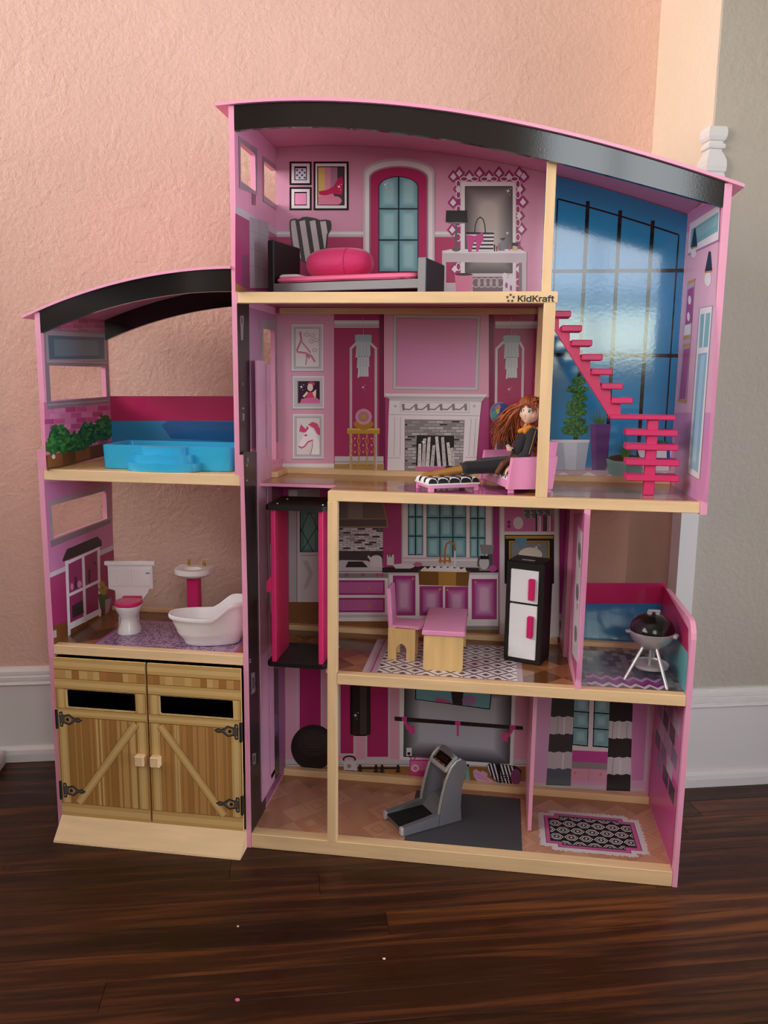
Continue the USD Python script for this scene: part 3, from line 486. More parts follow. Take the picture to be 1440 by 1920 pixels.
def chandelier(cx, y0, s, c):
    w = 77 * s; o = [('b9a9b2', rc(cx - 1.5, y0 - 160 * s, cx + 1.5, y0)), ('9fb4c2', pg((cx - w, y0 + 5), (cx - w * .6, y0), (cx + w * .6, y0), (cx + w, y0 + 5), (cx + w * .95, y0 + 72 * s), (cx - w * .95, y0 + 72 * s)))]
    for k, (a, y1, y2) in enumerate(((.80, 66, 205), (.68, 200, 300), (.60, 290, 388))):
        p = [(cx - w * a, y0 + y1 * s), (cx + w * a, y0 + y1 * s), (cx + w * a * 1.04, y0 + y2 * s)]
        for i in range(5): p += [(cx + w * a * (1 - .4 * i), y0 + (y2 - (14 if i % 1 == 0 else 0)) * s), (cx + w * a * (.8 - .4 * i), y0 + (y2 - 4) * s)] if i < 5 else []
        p += [(cx - w * a * 1.15, y0 + (y2 + 6) * s)]
        o.append((('b8c2cc', 'c2cad2', 'ccd2d8')[k], Polygon(p).buffer(0)))
        o.append(('8e9aa6', [ln(2, (cx + w * a * q, y0 + (y1 + 8) * s), (cx + w * a * q, y0 + (y2 - 18) * s)) for q in (-.5, 0, .5)]))
    return o
prn('printed_chandelier', b, yb, chandelier(1158, 418, 1.0, E) + [('f4dce8', sparkle(1155, 893, 18))], E, label='printed tiered chandelier beside the pictures')
prn('printed_chandelier', b, yb, chandelier(1038, 275, .84, Fc) + [('f4dce8', sparkle(1018, 680, 15))], Fc, label='printed tiered chandelier right of the fireplace')
gt = [(GLD, [rc(1012, 1262, 1305, 1312)]), ('d8b45a', rc(1012, 1262, 1305, 1280)), ('b8862e', [ell(1160, 1225, 90, 45), ell(1165, 1262, 45, 16)]), ('d99ab8', ell(1160, 1158, 74, 72)), ('b88090', ell(1160, 1158, 50, 48)), (GLD, ell(1160, 1158, 24, 22))]
for x in (1048, 1118, 1190, 1260): gt.append((GLD, [LineString([(x, 1312), (x - 12, 1380), (x + 10, 1460), (x - 6, 1540), (x - 14, 1622)]).buffer(4), LineString([(x, 1312), (x + 12, 1380), (x - 10, 1460), (x + 8, 1540), (x + 4, 1622)]).buffer(3)]))
gt.append((GLD, [curl(x, 1570, 20) for x in (1080, 1155, 1228)] + [rc(1020, 1612, 1280, 1620)])); gt.append(('e8c87a', [ell(1082 + 75 * i, 1355 + 60 * j, 7) for i in range(3) for j in range(3)]))
prn('printed_side_table', b, yb, gt, E, label='printed gold wire side table with pink gong')
fp = [(WHT, pg((115, 870), (105, 1290), (235, 1290), (235, 905), (685, 910), (670, 1255), (770, 1255), (800, 880), (812, 770), (120, 762))), (GRY, [ln(3, (120, 868), (806, 880)), ln(3, (160, 890), (155, 1180)), ln(3, (205, 890), (200, 1180)), ln(3, (735, 900), (715, 1180)), ln(3, (770, 900), (752, 1180)), ln(3, (108, 1195), (205, 1195)), ln(3, (690, 1190), (785, 1190))]), ('d5cdd3', pg((198, 770), (726, 778), (722, 858), (200, 852))), (WHT, pg((206, 780), (718, 786), (715, 850), (208, 845))), (LGY, pg((80, 710), (858, 716), (810, 775), (130, 765))), (WHT, pg((82, 712), (856, 718), (842, 734), (98, 728))), (GRY, ln(3, (98, 742), (836, 748)))]
fp += [('8d858a', [ring(ell(x, 806, 9), 4) for x in (165, 757)] + [pg((x - 10, 790), (x + 12, 788), (x + 14, 838), (x - 4, 840)) for x in (222, 318, 410, 505, 598, 690)] + [LineString([(x, 828), (x + 45, 832), (x + 84, 800)]).buffer(5) for x in (228, 322, 415, 510, 604)])]
bk = [('8a8588', pg((236, 906), (684, 910), (668, 1290), (240, 1290)))]
g = np.random.default_rng(4)
for r in range(16):
    y = 918 + r * 22.5; x = 240 - (r % 2) * 30 - 10
    while x < 680:
        c = ['b6b0b2', 'a29c9e', 'c4bec0', '2a2628', '8a8486'][g.choice(5, p=[.3, .25, .2, .15, .1])]; bk.append((c, rc(x, y, x + 54, y + (15 if c != '2a2628' else 9)).intersection(pg((238, 908), (682, 912), (666, 1288), (242, 1288))))); x += 60
fp += bk + [('2a2226', pg((325, 1024), (607, 1028), (600, 1258), (320, 1252))), ('d070a8', pg((315, 1252), (600, 1256), (598, 1292), (312, 1292)))]
for k, (x0, x1, y0) in enumerate(((350, 345, 1090), (385, 375, 1050), (420, 405, 1040), (455, 440, 1100), (475, 495, 1036), (520, 535, 1040), (560, 580, 1080), (590, 598, 1120))):
    fp += [(('d6d0d2', 'c2bcc0')[k % 2], pg((x0 - 12, y0), (x0 + 10, y0 - 4), (x1 + 14, 1262), (x1 - 14, 1258))), ('5a5458', [ell(x0 + (x1 - x0) * q, y0 + (1255 - y0) * q, 4, 3) for q in (.2, .5, .8)])]
fp += [('ffffff', sparkle(375, 1075, 18))]
prn('printed_fireplace', b, yb, fp, Fc, label='printed white fireplace with birch logs')
prn('printed_globe', b, yb, [(GLD, ring(ell(950, 860, 76, 84), 6)), ('4a78b8', ell(950, 858, 70, 78)), ('3a4a98', ell(975, 840, 44, 56)), ('c87a8e', pg((905, 820), (945, 790), (960, 815), (925, 835))), ('b8c05a', pg((915, 835), (950, 822), (945, 860), (925, 872))), ('5a9aa8', ell(905, 870, 22, 30)), (DGY, rc(930, 935, 965, 1250))], Fc, label='printed globe on a stand')
# ---- main left side panel inner faces
xl = ('x', .3748, 1)
prn('printed_wall', SPUL, xl, [('b4789a', sbox(.002, .74, .2475, .988).difference(sbox(wl[0] - .001, .70, wl[1] + .001, wl[3] + .001)))])
prn('printed_lift_shaft', SPUL, xl, [('2b2224', pg((20, 140), (130, 140), (142, 1500), (45, 1500))), ('8b7a7c', [rc(50, 250, 82, 330), pg((52, 330), (80, 330), (76, 470), (58, 470)), rc(70, 850, 78, 880), rc(68, 1075, 88, 1090), pg((70, 1130), (90, 1130), (86, 1195), (74, 1195))]), ('5a3a3e', rc(60, 265, 72, 320))], E, label='black printed strip with grey markings')
prn('printed_window_frame', SPUL, xl, [('9b8a94', pg((233, 285), (380, 300), (388, 1390), (240, 1390)).difference(pg((258, 362), (366, 382), (372, 1390), (262, 1390))))], E)
for q in (((190, 300), (330, 395), (330, 745), (196, 690), (208, 350), (315, 435), (315, 710), (208, 640)), ((372, 450), (482, 520), (484, 860), (376, 790), (383, 495), (470, 550), (470, 815), (383, 745))):
    prn('printed_window_frame', SPUL, xl, [('a8949e', pg(*q[:4]).difference(pg(*q[4:]).buffer(3)))], A)
prn('printed_dresser', SPUL, xl, [('b03a72', pg((165, 880), (496, 1060), (500, 1330), (430, 1460), (165, 1460))), (LGY, pg((165, 820), (496, 1010), (496, 1058), (165, 878))), ('b9aab4', pg((270, 905), (415, 945), (410, 1440), (275, 1440))), (GRY, [ln(4, (272, 1010), (414, 1060)), ln(4, (272, 1140), (412, 1190)), ln(4, (274, 1270), (410, 1310)), ln(4, (345, 930), (345, 1400))]), ('8a4a6c', [pg((292, 730), (320, 740), (318, 820), (294, 815)), pg((215, 1200), (262, 1190), (270, 1440), (210, 1440))]), ('a87848', pg((165, 1400), (280, 1470), (165, 1470)))], A, clip=rc(160, 250, 500, 1466), label='printed white dresser and wainscot')
xl2 = ('x', .3839, 1); Q = crop(440, 1080, 3.69)
prn('printed_wall', SPLL, xl2, [('9a5880', rc(.002, .03, .247, .66)), ('7a2450', rc(.118, .362, .247, .66))])
prn('printed_lift_shaft', SPLL, xl2, [('2a2223', pg((60, -860), (185, -860), (182, 600), (215, 1500), (215, 1700), (180, 1790), (118, 1810), (90, 100)))], Q, label='black printed strip')
for mk in (pg((114, 672), (140, 665), (142, 800), (118, 820)), pg((122, 1230), (148, 1222), (146, 1300), (126, 1305)), pg((100, 575), (112, 572), (114, 600), (102, 602))):
    prn('printed_mark', SPLL, xl2, [('8a7a80', mk), ('4a3e44', affinity.scale(mk, .5, .55))], Q)
prn('printed_mirror', SPLL, xl2, [('8a4a78', pg((225, 630), (350, 630), (352, 1330), (262, 1480))), ('241c26', pg((262, 640), (302, 640), (310, 1370), (262, 1430))), ('4a3a66', ell(284, 1030, 16, 80)), (LPK, ln(10, (256, 640), (258, 1440)))], Q, clip=rc(246, 600, 350, 1480), label='printed dark mirror')
# ---- kitchen
b = fb['kitback']; bri = []
prn('printed_wallpaper', b, yb, [('a8327e', rc(380, 0, 1600, 1500)), (LGY, rc(1230, 900, 1345, 950)), ('8a6038', rc(-700, 950, 1345, 1100))], K, clip=rc(-760, 120, 1345, 1075))
prn('printed_wallpaper', b, yb, [('a8327e', rc(200, 0, 800, 915)), ('8a6038', rc(200, 912, 800, 1120))], J, clip=rc(230, 20, 700, 1090))
prn('printed_kitchen_door', b, yb, [('9a8e96', rc(400, 68, 640, 915)), (LGY, rc(408, 78, 470, 915)), (WHT, rc(470, 225, 640, 915)), (GRY, rc(463, 225, 470, 915)), (BLK, rc(488, 225, 625, 542)), ('5a8a8a', rc(494, 230, 622, 538)), ('74a4a0', rc(520, 260, 600, 520)), (BLK, [ln(5, (492, 400), (560, 232)), ln(5, (560, 232), (630, 380)), ln(5, (492, 360), (590, 540)), ln(5, (500, 538), (620, 350))]), ('cfc8d0', pg((510, 610), (545, 600), (590, 700), (550, 800), (520, 830), (525, 780), (555, 710))), (LGY, rc(495, 560, 640, 570))], J, label='printed white kitchen door with leaded pane')
prn('printed_cooker_hood', b, yb, [('7a6e6a', pg((760, 160), (1112, 160), (1150, 352), (760, 352))), ('948a88', pg((850, 160), (960, 160), (960, 290), (850, 290))), ('b08a5a', [pg((1108, 160), (1116, 160), (1155, 355), (1146, 355)), rc(760, 288, 1138, 296), rc(760, 348, 1152, 356)]), ('675c5a', rc(760, 296, 1138, 348))], J, label='printed metal cooker hood')
g = np.random.default_rng(9)
for r in range(12):
    x = 760 - (r % 2) * 25
    while x < 1110:
        c = ['d2ccd0', 'bdb6ba', 'e0dade', '3a3236', 'a8a0a4'][g.choice(5, p=[.33, .22, .2, .17, .08])]; bri.append((c, rc(x, 362 + r * 14.5, min(x + 50, 1112), 374 + r * 14.5 - (3 if c == '3a3236' else 0)))); x += 55
dr = lambda x0, y0, x1, y1: [('a8387e', rc(x0, y0, x1, y1)), ('c468a4', rc(x0 + 14, y0 + 14, x1 - 14, y1 - 14)), (GLD, ell((x0 + x1) / 2 + 60, (y0 + y1) / 2, 7, 9))]
prn('printed_cooker', b, yb, [('8f868c', rc(760, 355, 1112, 535))] + bri + [('4a4044', rc(760, 532, 1112, 620)), (LGY, pg((790, 600), (990, 605), (1150, 665), (1150, 690), (760, 690), (760, 650))), ('3a3236', pg((850, 612), (960, 612), (1000, 655), (830, 655))), ('8f8488', rc(760, 682, 1150, 735)), (LGY, rc(760, 690, 1150, 700)), ('b84a7e', [ell(x, 712, 14, 13) for x in (840, 962, 1070, 1105)]), (WHT, rc(760, 735, 1150, 1060)), (LGY, rc(760, 1010, 1150, 1030))] + dr(770, 752, 1126, 862) + dr(770, 884, 1126, 992) +
    [('d8d0d6', [pg((1022, 650), (1012, 590), (1030, 575), (1105, 590), (1108, 650)), ell(1062, 590, 42, 26), LineString([(1005, 575), (1025, 600)]).buffer(8)]), (BLK, ring(ell(1062, 580, 44, 36), 5).intersection(rc(1000, 530, 1120, 580)))], J, label='printed cooker with tiled splashback and kettle')
bo = crop(700, 900, 3.6)
grid = lambda x0, y0, x1, y1, nx, ny: [(BLK, rc(x0, y0, x1, y1))] + [s_ for i in range(nx) for j in range(ny) for s_ in nest(x0 + (x1 - x0) * i / nx + 3, y0 + (y1 - y0) * j / ny + 3, x0 + (x1 - x0) * (i + 1) / nx - 3, y0 + (y1 - y0) * (j + 1) / ny - 3, '6a9fac', '9ccad0', 4)]
prn('printed_window', b, yb, [(GRY, rc(188, 150, 808, 594)), (LGY, rc(192, 150, 802, 588)), (WHT, rc(200, 150, 794, 545)), (LGY, rc(192, 520, 800, 536))] + grid(234, 120, 336, 508, 2, 3) + grid(360, 122, 626, 520, 3, 3) + grid(652, 126, 758, 524, 2, 3), K, clip=rc(150, 150, 830, 620), label='printed kitchen window with leaded teal panes')
cab = lambda x0, y0, x1, y1, k: [('a8387e', rc(x0, y0, x1, y1)), *nest(x0 + 20, y0 + 22, x1 - 20, y1 - 22, 'b0589a', 'd6a6c8', 5), (GLD, ell(k, y0 + 22, 7, 8))]
prn('printed_sink_unit', b, yb, [('37292c', pg((60, 590), (320, 580), (840, 600), (840, 645), (60, 625))), (LGY, rc(100, 625, 845, 1010)), (WHT, rc(108, 640, 840, 985)), (GRY, rc(100, 985, 845, 1010))] + cab(132, 645, 284, 915, 268) + cab(312, 716, 470, 915, 450) + cab(484, 720, 640, 920, 500) + cab(664, 668, 834, 940, 690) + [(WHT, [rc(284, 640, 312, 985), rc(470, 716, 484, 985)]), ('7a5420', pg((305, 606), (650, 614), (640, 718), (308, 708))), ('b08438', pg((440, 612), (560, 613), (556, 716), (440, 712))), ('e9e4e4', pg(*[(320 + i * 15, 606 - (i % 3) * 9 - 12 * math.sin(i * .16)) for i in range(21)], (630, 622), (320, 616))),
    ('b07a4a', [LineString([(482, 560), (484, 470), (495, 430), (520, 418), (545, 432), (552, 475)]).buffer(7), rc(440, 540, 525, 552), rc(445, 515, 460, 560), rc(508, 515, 522, 560)]), ('d6e0e6', rc(545, 478, 556, 590)), ('dcd4da', [pg((128, 570), (230, 560), (280, 585), (250, 598), (150, 598)), rc(92, 505, 140, 575)]), ('b0507e', [ell(108, 465, 22, 10)]), (BLK, [rc(102, 500, 108, 520), rc(116, 500, 124, 520)]), ('c46a98', ell(300, 570, 30, 16))], K, label='printed sink unit with cabinets and gold basin')
prn('printed_coffee_machine', b, yb, [('8e8a90', [pg((718, 435), (815, 440), (806, 500), (728, 500)), rc(715, 595, 800, 612)]), (DGY, [rc(770, 500, 806, 600), pg((705, 520), (730, 510), (725, 590), (700, 580))]), ('c9c6cc', ell(748, 560, 34, 44)), (BLK, rc(722, 512, 780, 535)), ('c05a9e', ell(806, 598, 28, 22))], K, label='printed coffee machine')
bks = [((BLK, 'e8a0c8', WHT, 'c85a9e', '3a2a30')[i % 5], rc(1095 + i * 13, 228 + (i * 7) % 18, 1106 + i * 13, 346)) for i in range(9)]
prn('printed_tall_cabinet', b, yb, [(LGY, rc(850, 150, 1256, 1060)), (WHT, rc(858, 150, 1248, 1060)), ('d070a8', rc(884, 150, 1222, 348)), ('a8a0a6', rc(1010, 150, 1222, 260)), (BLK, [rc(1020 + 45 * (i % 4) + 10 * (i // 4 % 2), 205 + 14 * (i // 4), 1056 + 45 * (i % 4), 212 + 14 * (i // 4)) for i in range(16)]), ('8a2a5e', [ell(915, 285, 12), ell(915, 312, 12)]), ('e6e0e6', ell(978, 290, 34, 42))] + bks + [(BLK, rc(886, 370, 1220, 700)), ('b8923e', [rc(892, 376, 1214, 396), rc(915, 410, 1190, 420), rc(915, 410, 927, 640), rc(1176, 410, 1190, 640)]), ('8a8a90', rc(930, 422, 1174, 700)), ('e6dccb', ell(1060, 505, 80, 50)), ('5a9ac0', pg((948, 390), (1042, 392), (995, 460))), ('f6f2ea', sparkle(1100, 455, 16))], K, clip=rc(840, 165, 1270, 1062), label='printed tall white cabinet with oven')
# divider door print (faces left)
DV = crop(1040, 960, 5.65)
prn('printed_door', dvp, ('x', .9585, -1), [('c25a92', pg((180, -200), (330, -200), (225, 1800), (170, 1480))), ('cfc6cc', pg((244, 140), (296, 215), (236, 1600), (182, 1490))), ('6a6068', [ell(262, 420, 16, 100), ell(240, 850, 16, 95), ell(222, 1290, 14, 90)]), ('b98aa4', [ell(264, 560, 10, 40), ell(240, 1000, 10, 40)])], DV, clip=rc(100, 12, 330, 1800), label='printed white panelled door')
prn('printed_wallpaper', dvr, ('x', .9505, -1), [('a8327e', rc(.163, ZK + .03, .247, .67)), (LGY, rc(.163, ZK + .012, .247, ZK + .03))])
# ---- balcony and pool backs
prn('printed_wall', fb['balback'], yb, [('2c78a8', rc(200, 900, 1000, 1270)), ('b8285e', rc(200, 700, 1000, 922)), ('4a90ba', pg((290, 1010), (370, 990), (400, 1240), (290, 1240))), ('4488b4', pg((420, 985), (640, 960), (640, 1240), (450, 1240)))], Lc, clip=rc(255, 735, 1000, 1265), mat='printed_high_gloss')
prn('printed_wall', SPLR, ('x', 1.1414, -1), [('b8285e', pg((940, 740), (990, 750), (1215, 1150), (1215, 1380), (1110, 1250), (940, 960))), ('6ab0b6', pg((940, 960), (1110, 1250), (1205, 1370), (1180, 1760), (1060, 1600), (940, 1300)))], Lc, clip=pg((945, 765), (985, 765), (1200, 1145), (1200, 1390), (1172, 1745), (930, 1560)))
prn('printed_wall', fb['poolback'], yb, [('3487bb', rc(.0198, .7005, .3652, .7765)), ('b8285e', rc(.0198, .7765, .3652, .8143))], mat='printed_high_gloss')
prn('printed_reflections', fb['poolback'], yb, [('3487bb', rc(520, 980, 1330, 1300)), ('b8285e', rc(520, 860, 1330, 1012)), ('2a64a0', pg((860, 1040), (900, 1010), (1330, 1018), (1330, 1140), (920, 1120)))], Dd, clip=rc(545, 860, 1330, 1290), mat='printed_high_gloss')
# ---- gym
b = fb['gymback']
prn('printed_wallpaper', b, yb, [(PNK, rc(370, 0, 2200, 900)), ('b0286a', [rc(488, -200, 645, 700), rc(790, -200, 890, 700), rc(995, -200, 1150, 715), rc(700, -200, 720, 700)]), (LGY, [ln(8, (470, -100), (470, 720)), ln(8, (655, -100), (655, 720))] + [ring(rc(780, -300, 910, 705), 14), ring(rc(978, -300, 1168, 735), 14)]), (LGY, rc(370, 735, 2200, 790)), (GRY, rc(370, 770, 2200, 776)), ('9a6a3a', rc(370, 788, 2200, 900))], Mg, clip=pg((375, 20), (2200, 140), (2230, 1010), (375, 850)))
prn('printed_mirror', b, yb, [(LGY, pg((408, 60), (1245, 150), (1225, 690), (408, 632))), (WHT, pg((414, 60), (1238, 150), (1218, 680), (416, 622))), *[(mixc('4e4e56', 'b8bac8', t / 7), pg((448 + 16 * t, 60 + 9 * t), (1212 - 16 * t, 150 + 6 * t), (1196 - 16 * t, 655 - 15 * t), (440 + 16 * t, 602 - 15 * t))) for t in range(8)], (BLK, pg((524, 60), (1070, 150), (1056, 268), (524, 196))), ('7ab4c4', pg((532, 60), (1062, 150), (1050, 260), (532, 192))), ('d0609a', pg((668, 178), (760, 200), (790, 225), (668, 210))), ('3a3038', pg((775, 100), (870, 110), (860, 238), (790, 225))), ('a882b8', ell(910, 200, 52, 40))], N, clip=rc(400, 100, 1260, 700), label='printed large mirror with screen')
prn('printed_barre', b, yb, [('2c2226', pg((378, 316), (1290, 385), (1290, 412), (378, 346))), ('d8458e', [pg((428, 318), (466, 320), (466, 352), (428, 350)), pg((440, 345), (462, 350), (482, 395), (478, 412), (462, 408)), rc(480, 384, 522, 436), pg((808, 346), (848, 350), (846, 382), (808, 378)), rc(820, 375, 834, 455), pg((1196, 376), (1238, 380), (1236, 412), (1196, 410)), pg((1205, 405), (1226, 408), (1192, 465), (1178, 455)), rc(1140, 430, 1182, 492)])], N, label='printed black ballet barre')
prn('printed_punch_bag', b, yb, [('2a2022', pg((866, 60), (1018, 60), (1020, 545), (985, 560), (900, 560), (866, 545))), ('4a3c3a', rc(940, 60, 990, 550)), ('1a1416', rc(866, 60, 885, 545)), ('f0e8ec', sparkle(905, 405, 18))], Mg, label='printed black punch bag')
bl = ell(590, 645, 168, 170, 40)
prn('printed_exercise_ball', b, yb, [('262022', bl), ('332c2f', ell(596, 610, 125, 105, 32)), ('3c3437', ell(600, 590, 85, 70, 32))] + [('1c1719', ring(ell(600, 512 + 6 * i, 36 + 26 * i, 12 + 9 * i, 30), 3).intersection(bl)) for i in range(3)] + [('1c1719', ln(3, *[(425 + 330 * t, 570 + 24 * i + 40 * (1 - (2 * t - 1) ** 2)) for t in np.linspace(0, 1, 15)]).intersection(bl)) for i in range(7)], Mg, label='printed black exercise ball')
prn('printed_gym_gear', b, yb, [('2c2428', [ring(ell(860, 735, 50, 30), 12).intersection(rc(800, 700, 915, 745)), rc(925, 795, 1240, 808)] + [ell(x, 805, 13, 32) for x in (940, 1060, 1105, 1225)] + [rc(x - 20, 822, x + 20, 832) for x in (940, 1060, 1105, 1225)] + [rc(830, 815, 900, 832)]), ('d8ccd6', [ell(858, 785, 34, 32), pg((815, 745), (910, 745), (920, 820), (820, 815))]), ('9a8e98', ell(858, 785, 16))], Mg, label='printed telephone and dumbbells')
prn('printed_radio', b, yb, [('e8e2e6', rc(462, 538, 500, 596)), (BLK, rc(470, 570, 490, 588)), (BLK, ln(5, (480, 590), (500, 625))), ('d0408e', [rc(484, 622, 690, 742), LineString([(515, 622), (530, 604), (650, 608), (665, 624)]).buffer(4)]), ('e878b4', rc(492, 632, 682, 700)), ('f2e8f0', [ring(ell(525, 684, 26), 10), ring(ell(652, 688, 26), 10)])], N, label='printed pink radio and wall socket')
towel = pg((935, 700), (960, 690), (1020, 735), (1075, 770), (1090, 790), (1000, 780), (965, 775), (940, 740))
bgp = pg((1030, 668), (1055, 645), (1120, 650), (1240, 668), (1280, 700), (1275, 770), (1230, 805), (1195, 805), (1110, 785), (1060, 740))
bgs = [(BLK, bgp)] + [('e6dfe8', ln(11, (1035 + i * 24, 645), (1075 + i * 24, 790)).intersection(bgp.buffer(-3)).difference(ln(18, (1112, 640), (1130, 800)))) for i in range(8)] + [(BLK, [ell(1138 + (i % 4) * 18 + 6 * (i // 4 % 2), 735 + (i // 4) * 15, 5) for i in range(20)]), ('8a4a78', ell(1240, 745, 38, 58))]
prn('printed_sports_bag', b, yb, [('7ab0b0', [pg((885, 700), (905, 690), (915, 780), (880, 782)), rc(892, 670, 905, 695)]), (BLK, rc(893, 655, 906, 672)), ('e0a8d0', [towel, pg((960, 740), (1000, 700), (1040, 720), (1030, 770))]), ('c080b4', [ln(4, (950, 720), (1040, 760)), ln(4, (960, 745), (1050, 775))])] + bgs, N, label='printed sports bag, towel and bottle')
# dressing room
cu1 = lambda x0, x1, y0, y1, s: pg((x0, y0), (x1, y0 + 10), (x1 + s, y1), (x0 + s, y1 - 8))
wave = lambda y, x0, x1, h: pg(*[(x0 + (x1 - x0) * i / 12, y + 5 * math.sin(i * 1.9)) for i in range(13)], *[(x0 + (x1 - x0) * i / 12, y + h + 5 * math.sin(i * 1.9 + .6)) for i in range(12, -1, -1)])
c1 = pg((302, 80), (470, 80), (440, 775), (255, 768)); c2 = pg((738, 80), (908, 80), (886, 815), (708, 808))
prn('printed_wallpaper', b, yb, [('dcaad4', rc(100, 0, 1040, 790)), (LGY, [pg((180, 60), (200, 60), (172, 720), (150, 720)), pg((1030, 60), (1042, 60), (1000, 735), (985, 735)), rc(905, 735, 1000, 742)]), ('d48cc4', pg((880, 60), (1020, 60), (985, 735), (900, 735))), ('c84a9e', pg((455, 505), (720, 515), (715, 605), (450, 595))), (GRY, pg((450, 590), (715, 605), (712, 650), (448, 640))), (PNK, pg((446, 640), (712, 655), (708, 750), (442, 735))), ('c878b0', [ln(4, (578, 650), (572, 740)), ln(4, (450, 640), (712, 652))]), (GLD, [ell(472, 678, 10), ell(665, 688, 10)]), (LGY, [pg((130, 745), (1000, 790), (1000, 820), (130, 780))])], O, clip=pg((125, 100), (1045, 150), (1015, 820), (120, 775)))
prn('printed_window', b, yb, [(WHT, pg((440, 60), (760, 60), (740, 520), (430, 505))), (BLK, pg((465, 60), (582, 60), (570, 480), (452, 468))), (TEA, pg((470, 60), (574, 60), (562, 470), (458, 460))), (BLK, pg((618, 60), (740, 60), (728, 490), (604, 480))), (TEA, pg((626, 60), (736, 60), (722, 480), (612, 470))), *[s_ for x, y in ((470, 225), (462, 345), (616, 232), (608, 352), (474, 110), (624, 116)) for s_ in nest(x + 6, y + 6, x + 100, y + 108, '7db0bc', 'a3cfd5', 4)], (BLK, [ln(9, (460, 215), (580, 224)), ln(9, (455, 336), (574, 346)), ln(9, (612, 226), (740, 234)), ln(9, (606, 345), (735, 355))])], O, clip=rc(420, 110, 780, 530), label='printed dressing room window')
cs = [('3a383e', c1), ('c9c4cc', [wave(y, 230, 480, 130).intersection(c1) for y in (255, 520)]), ('5a6470', wave(645, 230, 480, 140).intersection(c1)), ('2a272b', c2), ('d6d2da', [wave(y, 690, 920, 128).intersection(c2) for y in (290, 560)]), ('e6e2ea', [ln(14, (810, 300), (800, 420)), ln(14, (815, 575), (808, 690)), ln(10, (395, 262), (388, 390)), ln(10, (385, 530), (378, 650))]), ('a8a2ac', [ln(7, (760, 300), (752, 420)), ln(7, (865, 300), (858, 420)), ln(7, (345, 260), (338, 390)), ln(7, (760, 570), (750, 690))])]
for cm, lab in ((c1, 'printed left curtain with grey, white and black bands'), (c2, 'printed right curtain with black and white bands')):
    prn('printed_curtain', b, yb, [(c_, unary_union(s_ if isinstance(s_, list) else [s_]).intersection(cm)) for c_, s_ in cs], O, clip=rc(220, 110, 960, 830), label=lab)
# right lower side panel, inner face: photographs on the wall
tl = []
for i in range(3):
    for j in range(6):
        y0 = .030 + i * .056 + (j % 2) * .028; z0 = .135 + j * .0325; tl.append(((('3a3438', '75687a', 'b4acb8', '9c94a4', '85708a', '2a2628')[(i * 5 + j * 2) % 6]), rc(y0, z0, y0 + .046, z0 + .0305)))
prn('printed_pictures', SPLR, ('x', 1.1414, -1), [(HOT if 0 else 'c2458a', rc(.012, .03, .247, .325)), ('d070a8', rc(.012, .18, .247, .325))] + tl, label='printed patchwork of grey and black pictures')
# ---- left wing wall prints
xt = ('x', .0196, 1); brk = [('d07aa4', pg((120, 900), (555, 860), (575, 1160), (150, 1330))), ('d07aa4', pg((130, 440), (170, 380), (535, 380), (535, 480), (130, 470)))]
for r in range(7):
    for i in range(7):
        x = 140 + i * 66 + (r % 2) * 33; y = 935 + r * 34 - i * 3
        if (i * 3 + r * 5) % 4: brk.append((('c45a8a', 'd98aae', 'b84a7e')[(i + r) % 3], pg((x, y), (x + 62, y - 3), (x + 62, y + 27), (x, y + 30)).intersection(brk[0][1])))
for r in range(3):
    for i in range(6):
        x = 150 + i * 66 + (r % 2) * 33; brk.append((('c45a8a', 'b84a7e')[(i + r) % 2], pg((x, 385 + r * 32), (x + 62, 388 + r * 32), (x + 62, 415 + r * 32), (x, 412 + r * 32)).intersection(brk[1][1])))
prn('printed_brick_wall', SPTU, xt, brk, Dd, clip=pg((125, 440), (180, 375), (530, 375), (560, 1170), (152, 1310)), label='printed pink brick wall')
prn('printed_window', SPTU, xt, [('8d8088', pg((138, 440), (528, 470), (545, 905), (160, 942)).difference(pg((170, 672), (520, 677), (526, 864), (183, 893)))), ('a2969e', pg((150, 455), (520, 482), (525, 640), (155, 655))), ('4a6a7a', pg((163, 486), (507, 500), (512, 632), (172, 634))), ('6a8490', pg((200, 510), (470, 520), (475, 610), (205, 615))), ('b0a4ac', [ln(7, (160, 648), (525, 655)), ln(7, (160, 915), (540, 885))])], Dd, label='printed grey window frame')
prn('printed_planter', SPTU, xt, [('6a4426', pg((150, 1225), (555, 1140), (555, 1215), (160, 1320))), ('8a5a34', [pg((160, 1225), (250, 1205), (255, 1285), (165, 1300)), pg((330, 1190), (420, 1170), (425, 1240), (335, 1262))]), ('dcd2c6', ell(198, 1232, 11, 14))] + sum([bush(x, y, rx, ry, 50 + k, r=17, n=36) for k, (x, y, rx, ry) in enumerate(((235, 1110, 75, 75), (330, 1140, 70, 55), (420, 1090, 75, 70), (510, 1060, 60, 80), (190, 1165, 40, 45), (300, 1170, 110, 34)))], []), Dd, clip=rc(150, 900, 556, 1320), label='printed planter with green shrubs')
xt0 = ('x', .0098, 1)
prn('printed_wainscot', SPTL, xt0, [('c87aa8', pg((75, 70), (490, 70), (500, 560), (100, 760))), ('a83068', pg((105, 640), (505, 480), (515, 1000), (130, 1100))), (LGY, pg((103, 640), (502, 462), (504, 492), (106, 668))), ('7a4a2a', pg((128, 960), (515, 850), (520, 1000), (132, 1090))), ('b9aab2', pg((128, 990), (150, 985), (152, 1030), (130, 1036)))], H, clip=pg((76, 75), (490, 75), (512, 880), (160, 1075), (135, 1075)).difference(pg((118, 218), (458, 125), (465, 305), (132, 430))))
prn('printed_window_frame', SPTL, xt0, [('a8929c', pg((100, 195), (470, 92), (485, 330), (118, 480)).difference(pg((120, 222), (455, 128), (463, 302), (134, 427)))), ('8a747e', pg((112, 440), (484, 305), (485, 330), (118, 480)))], H)
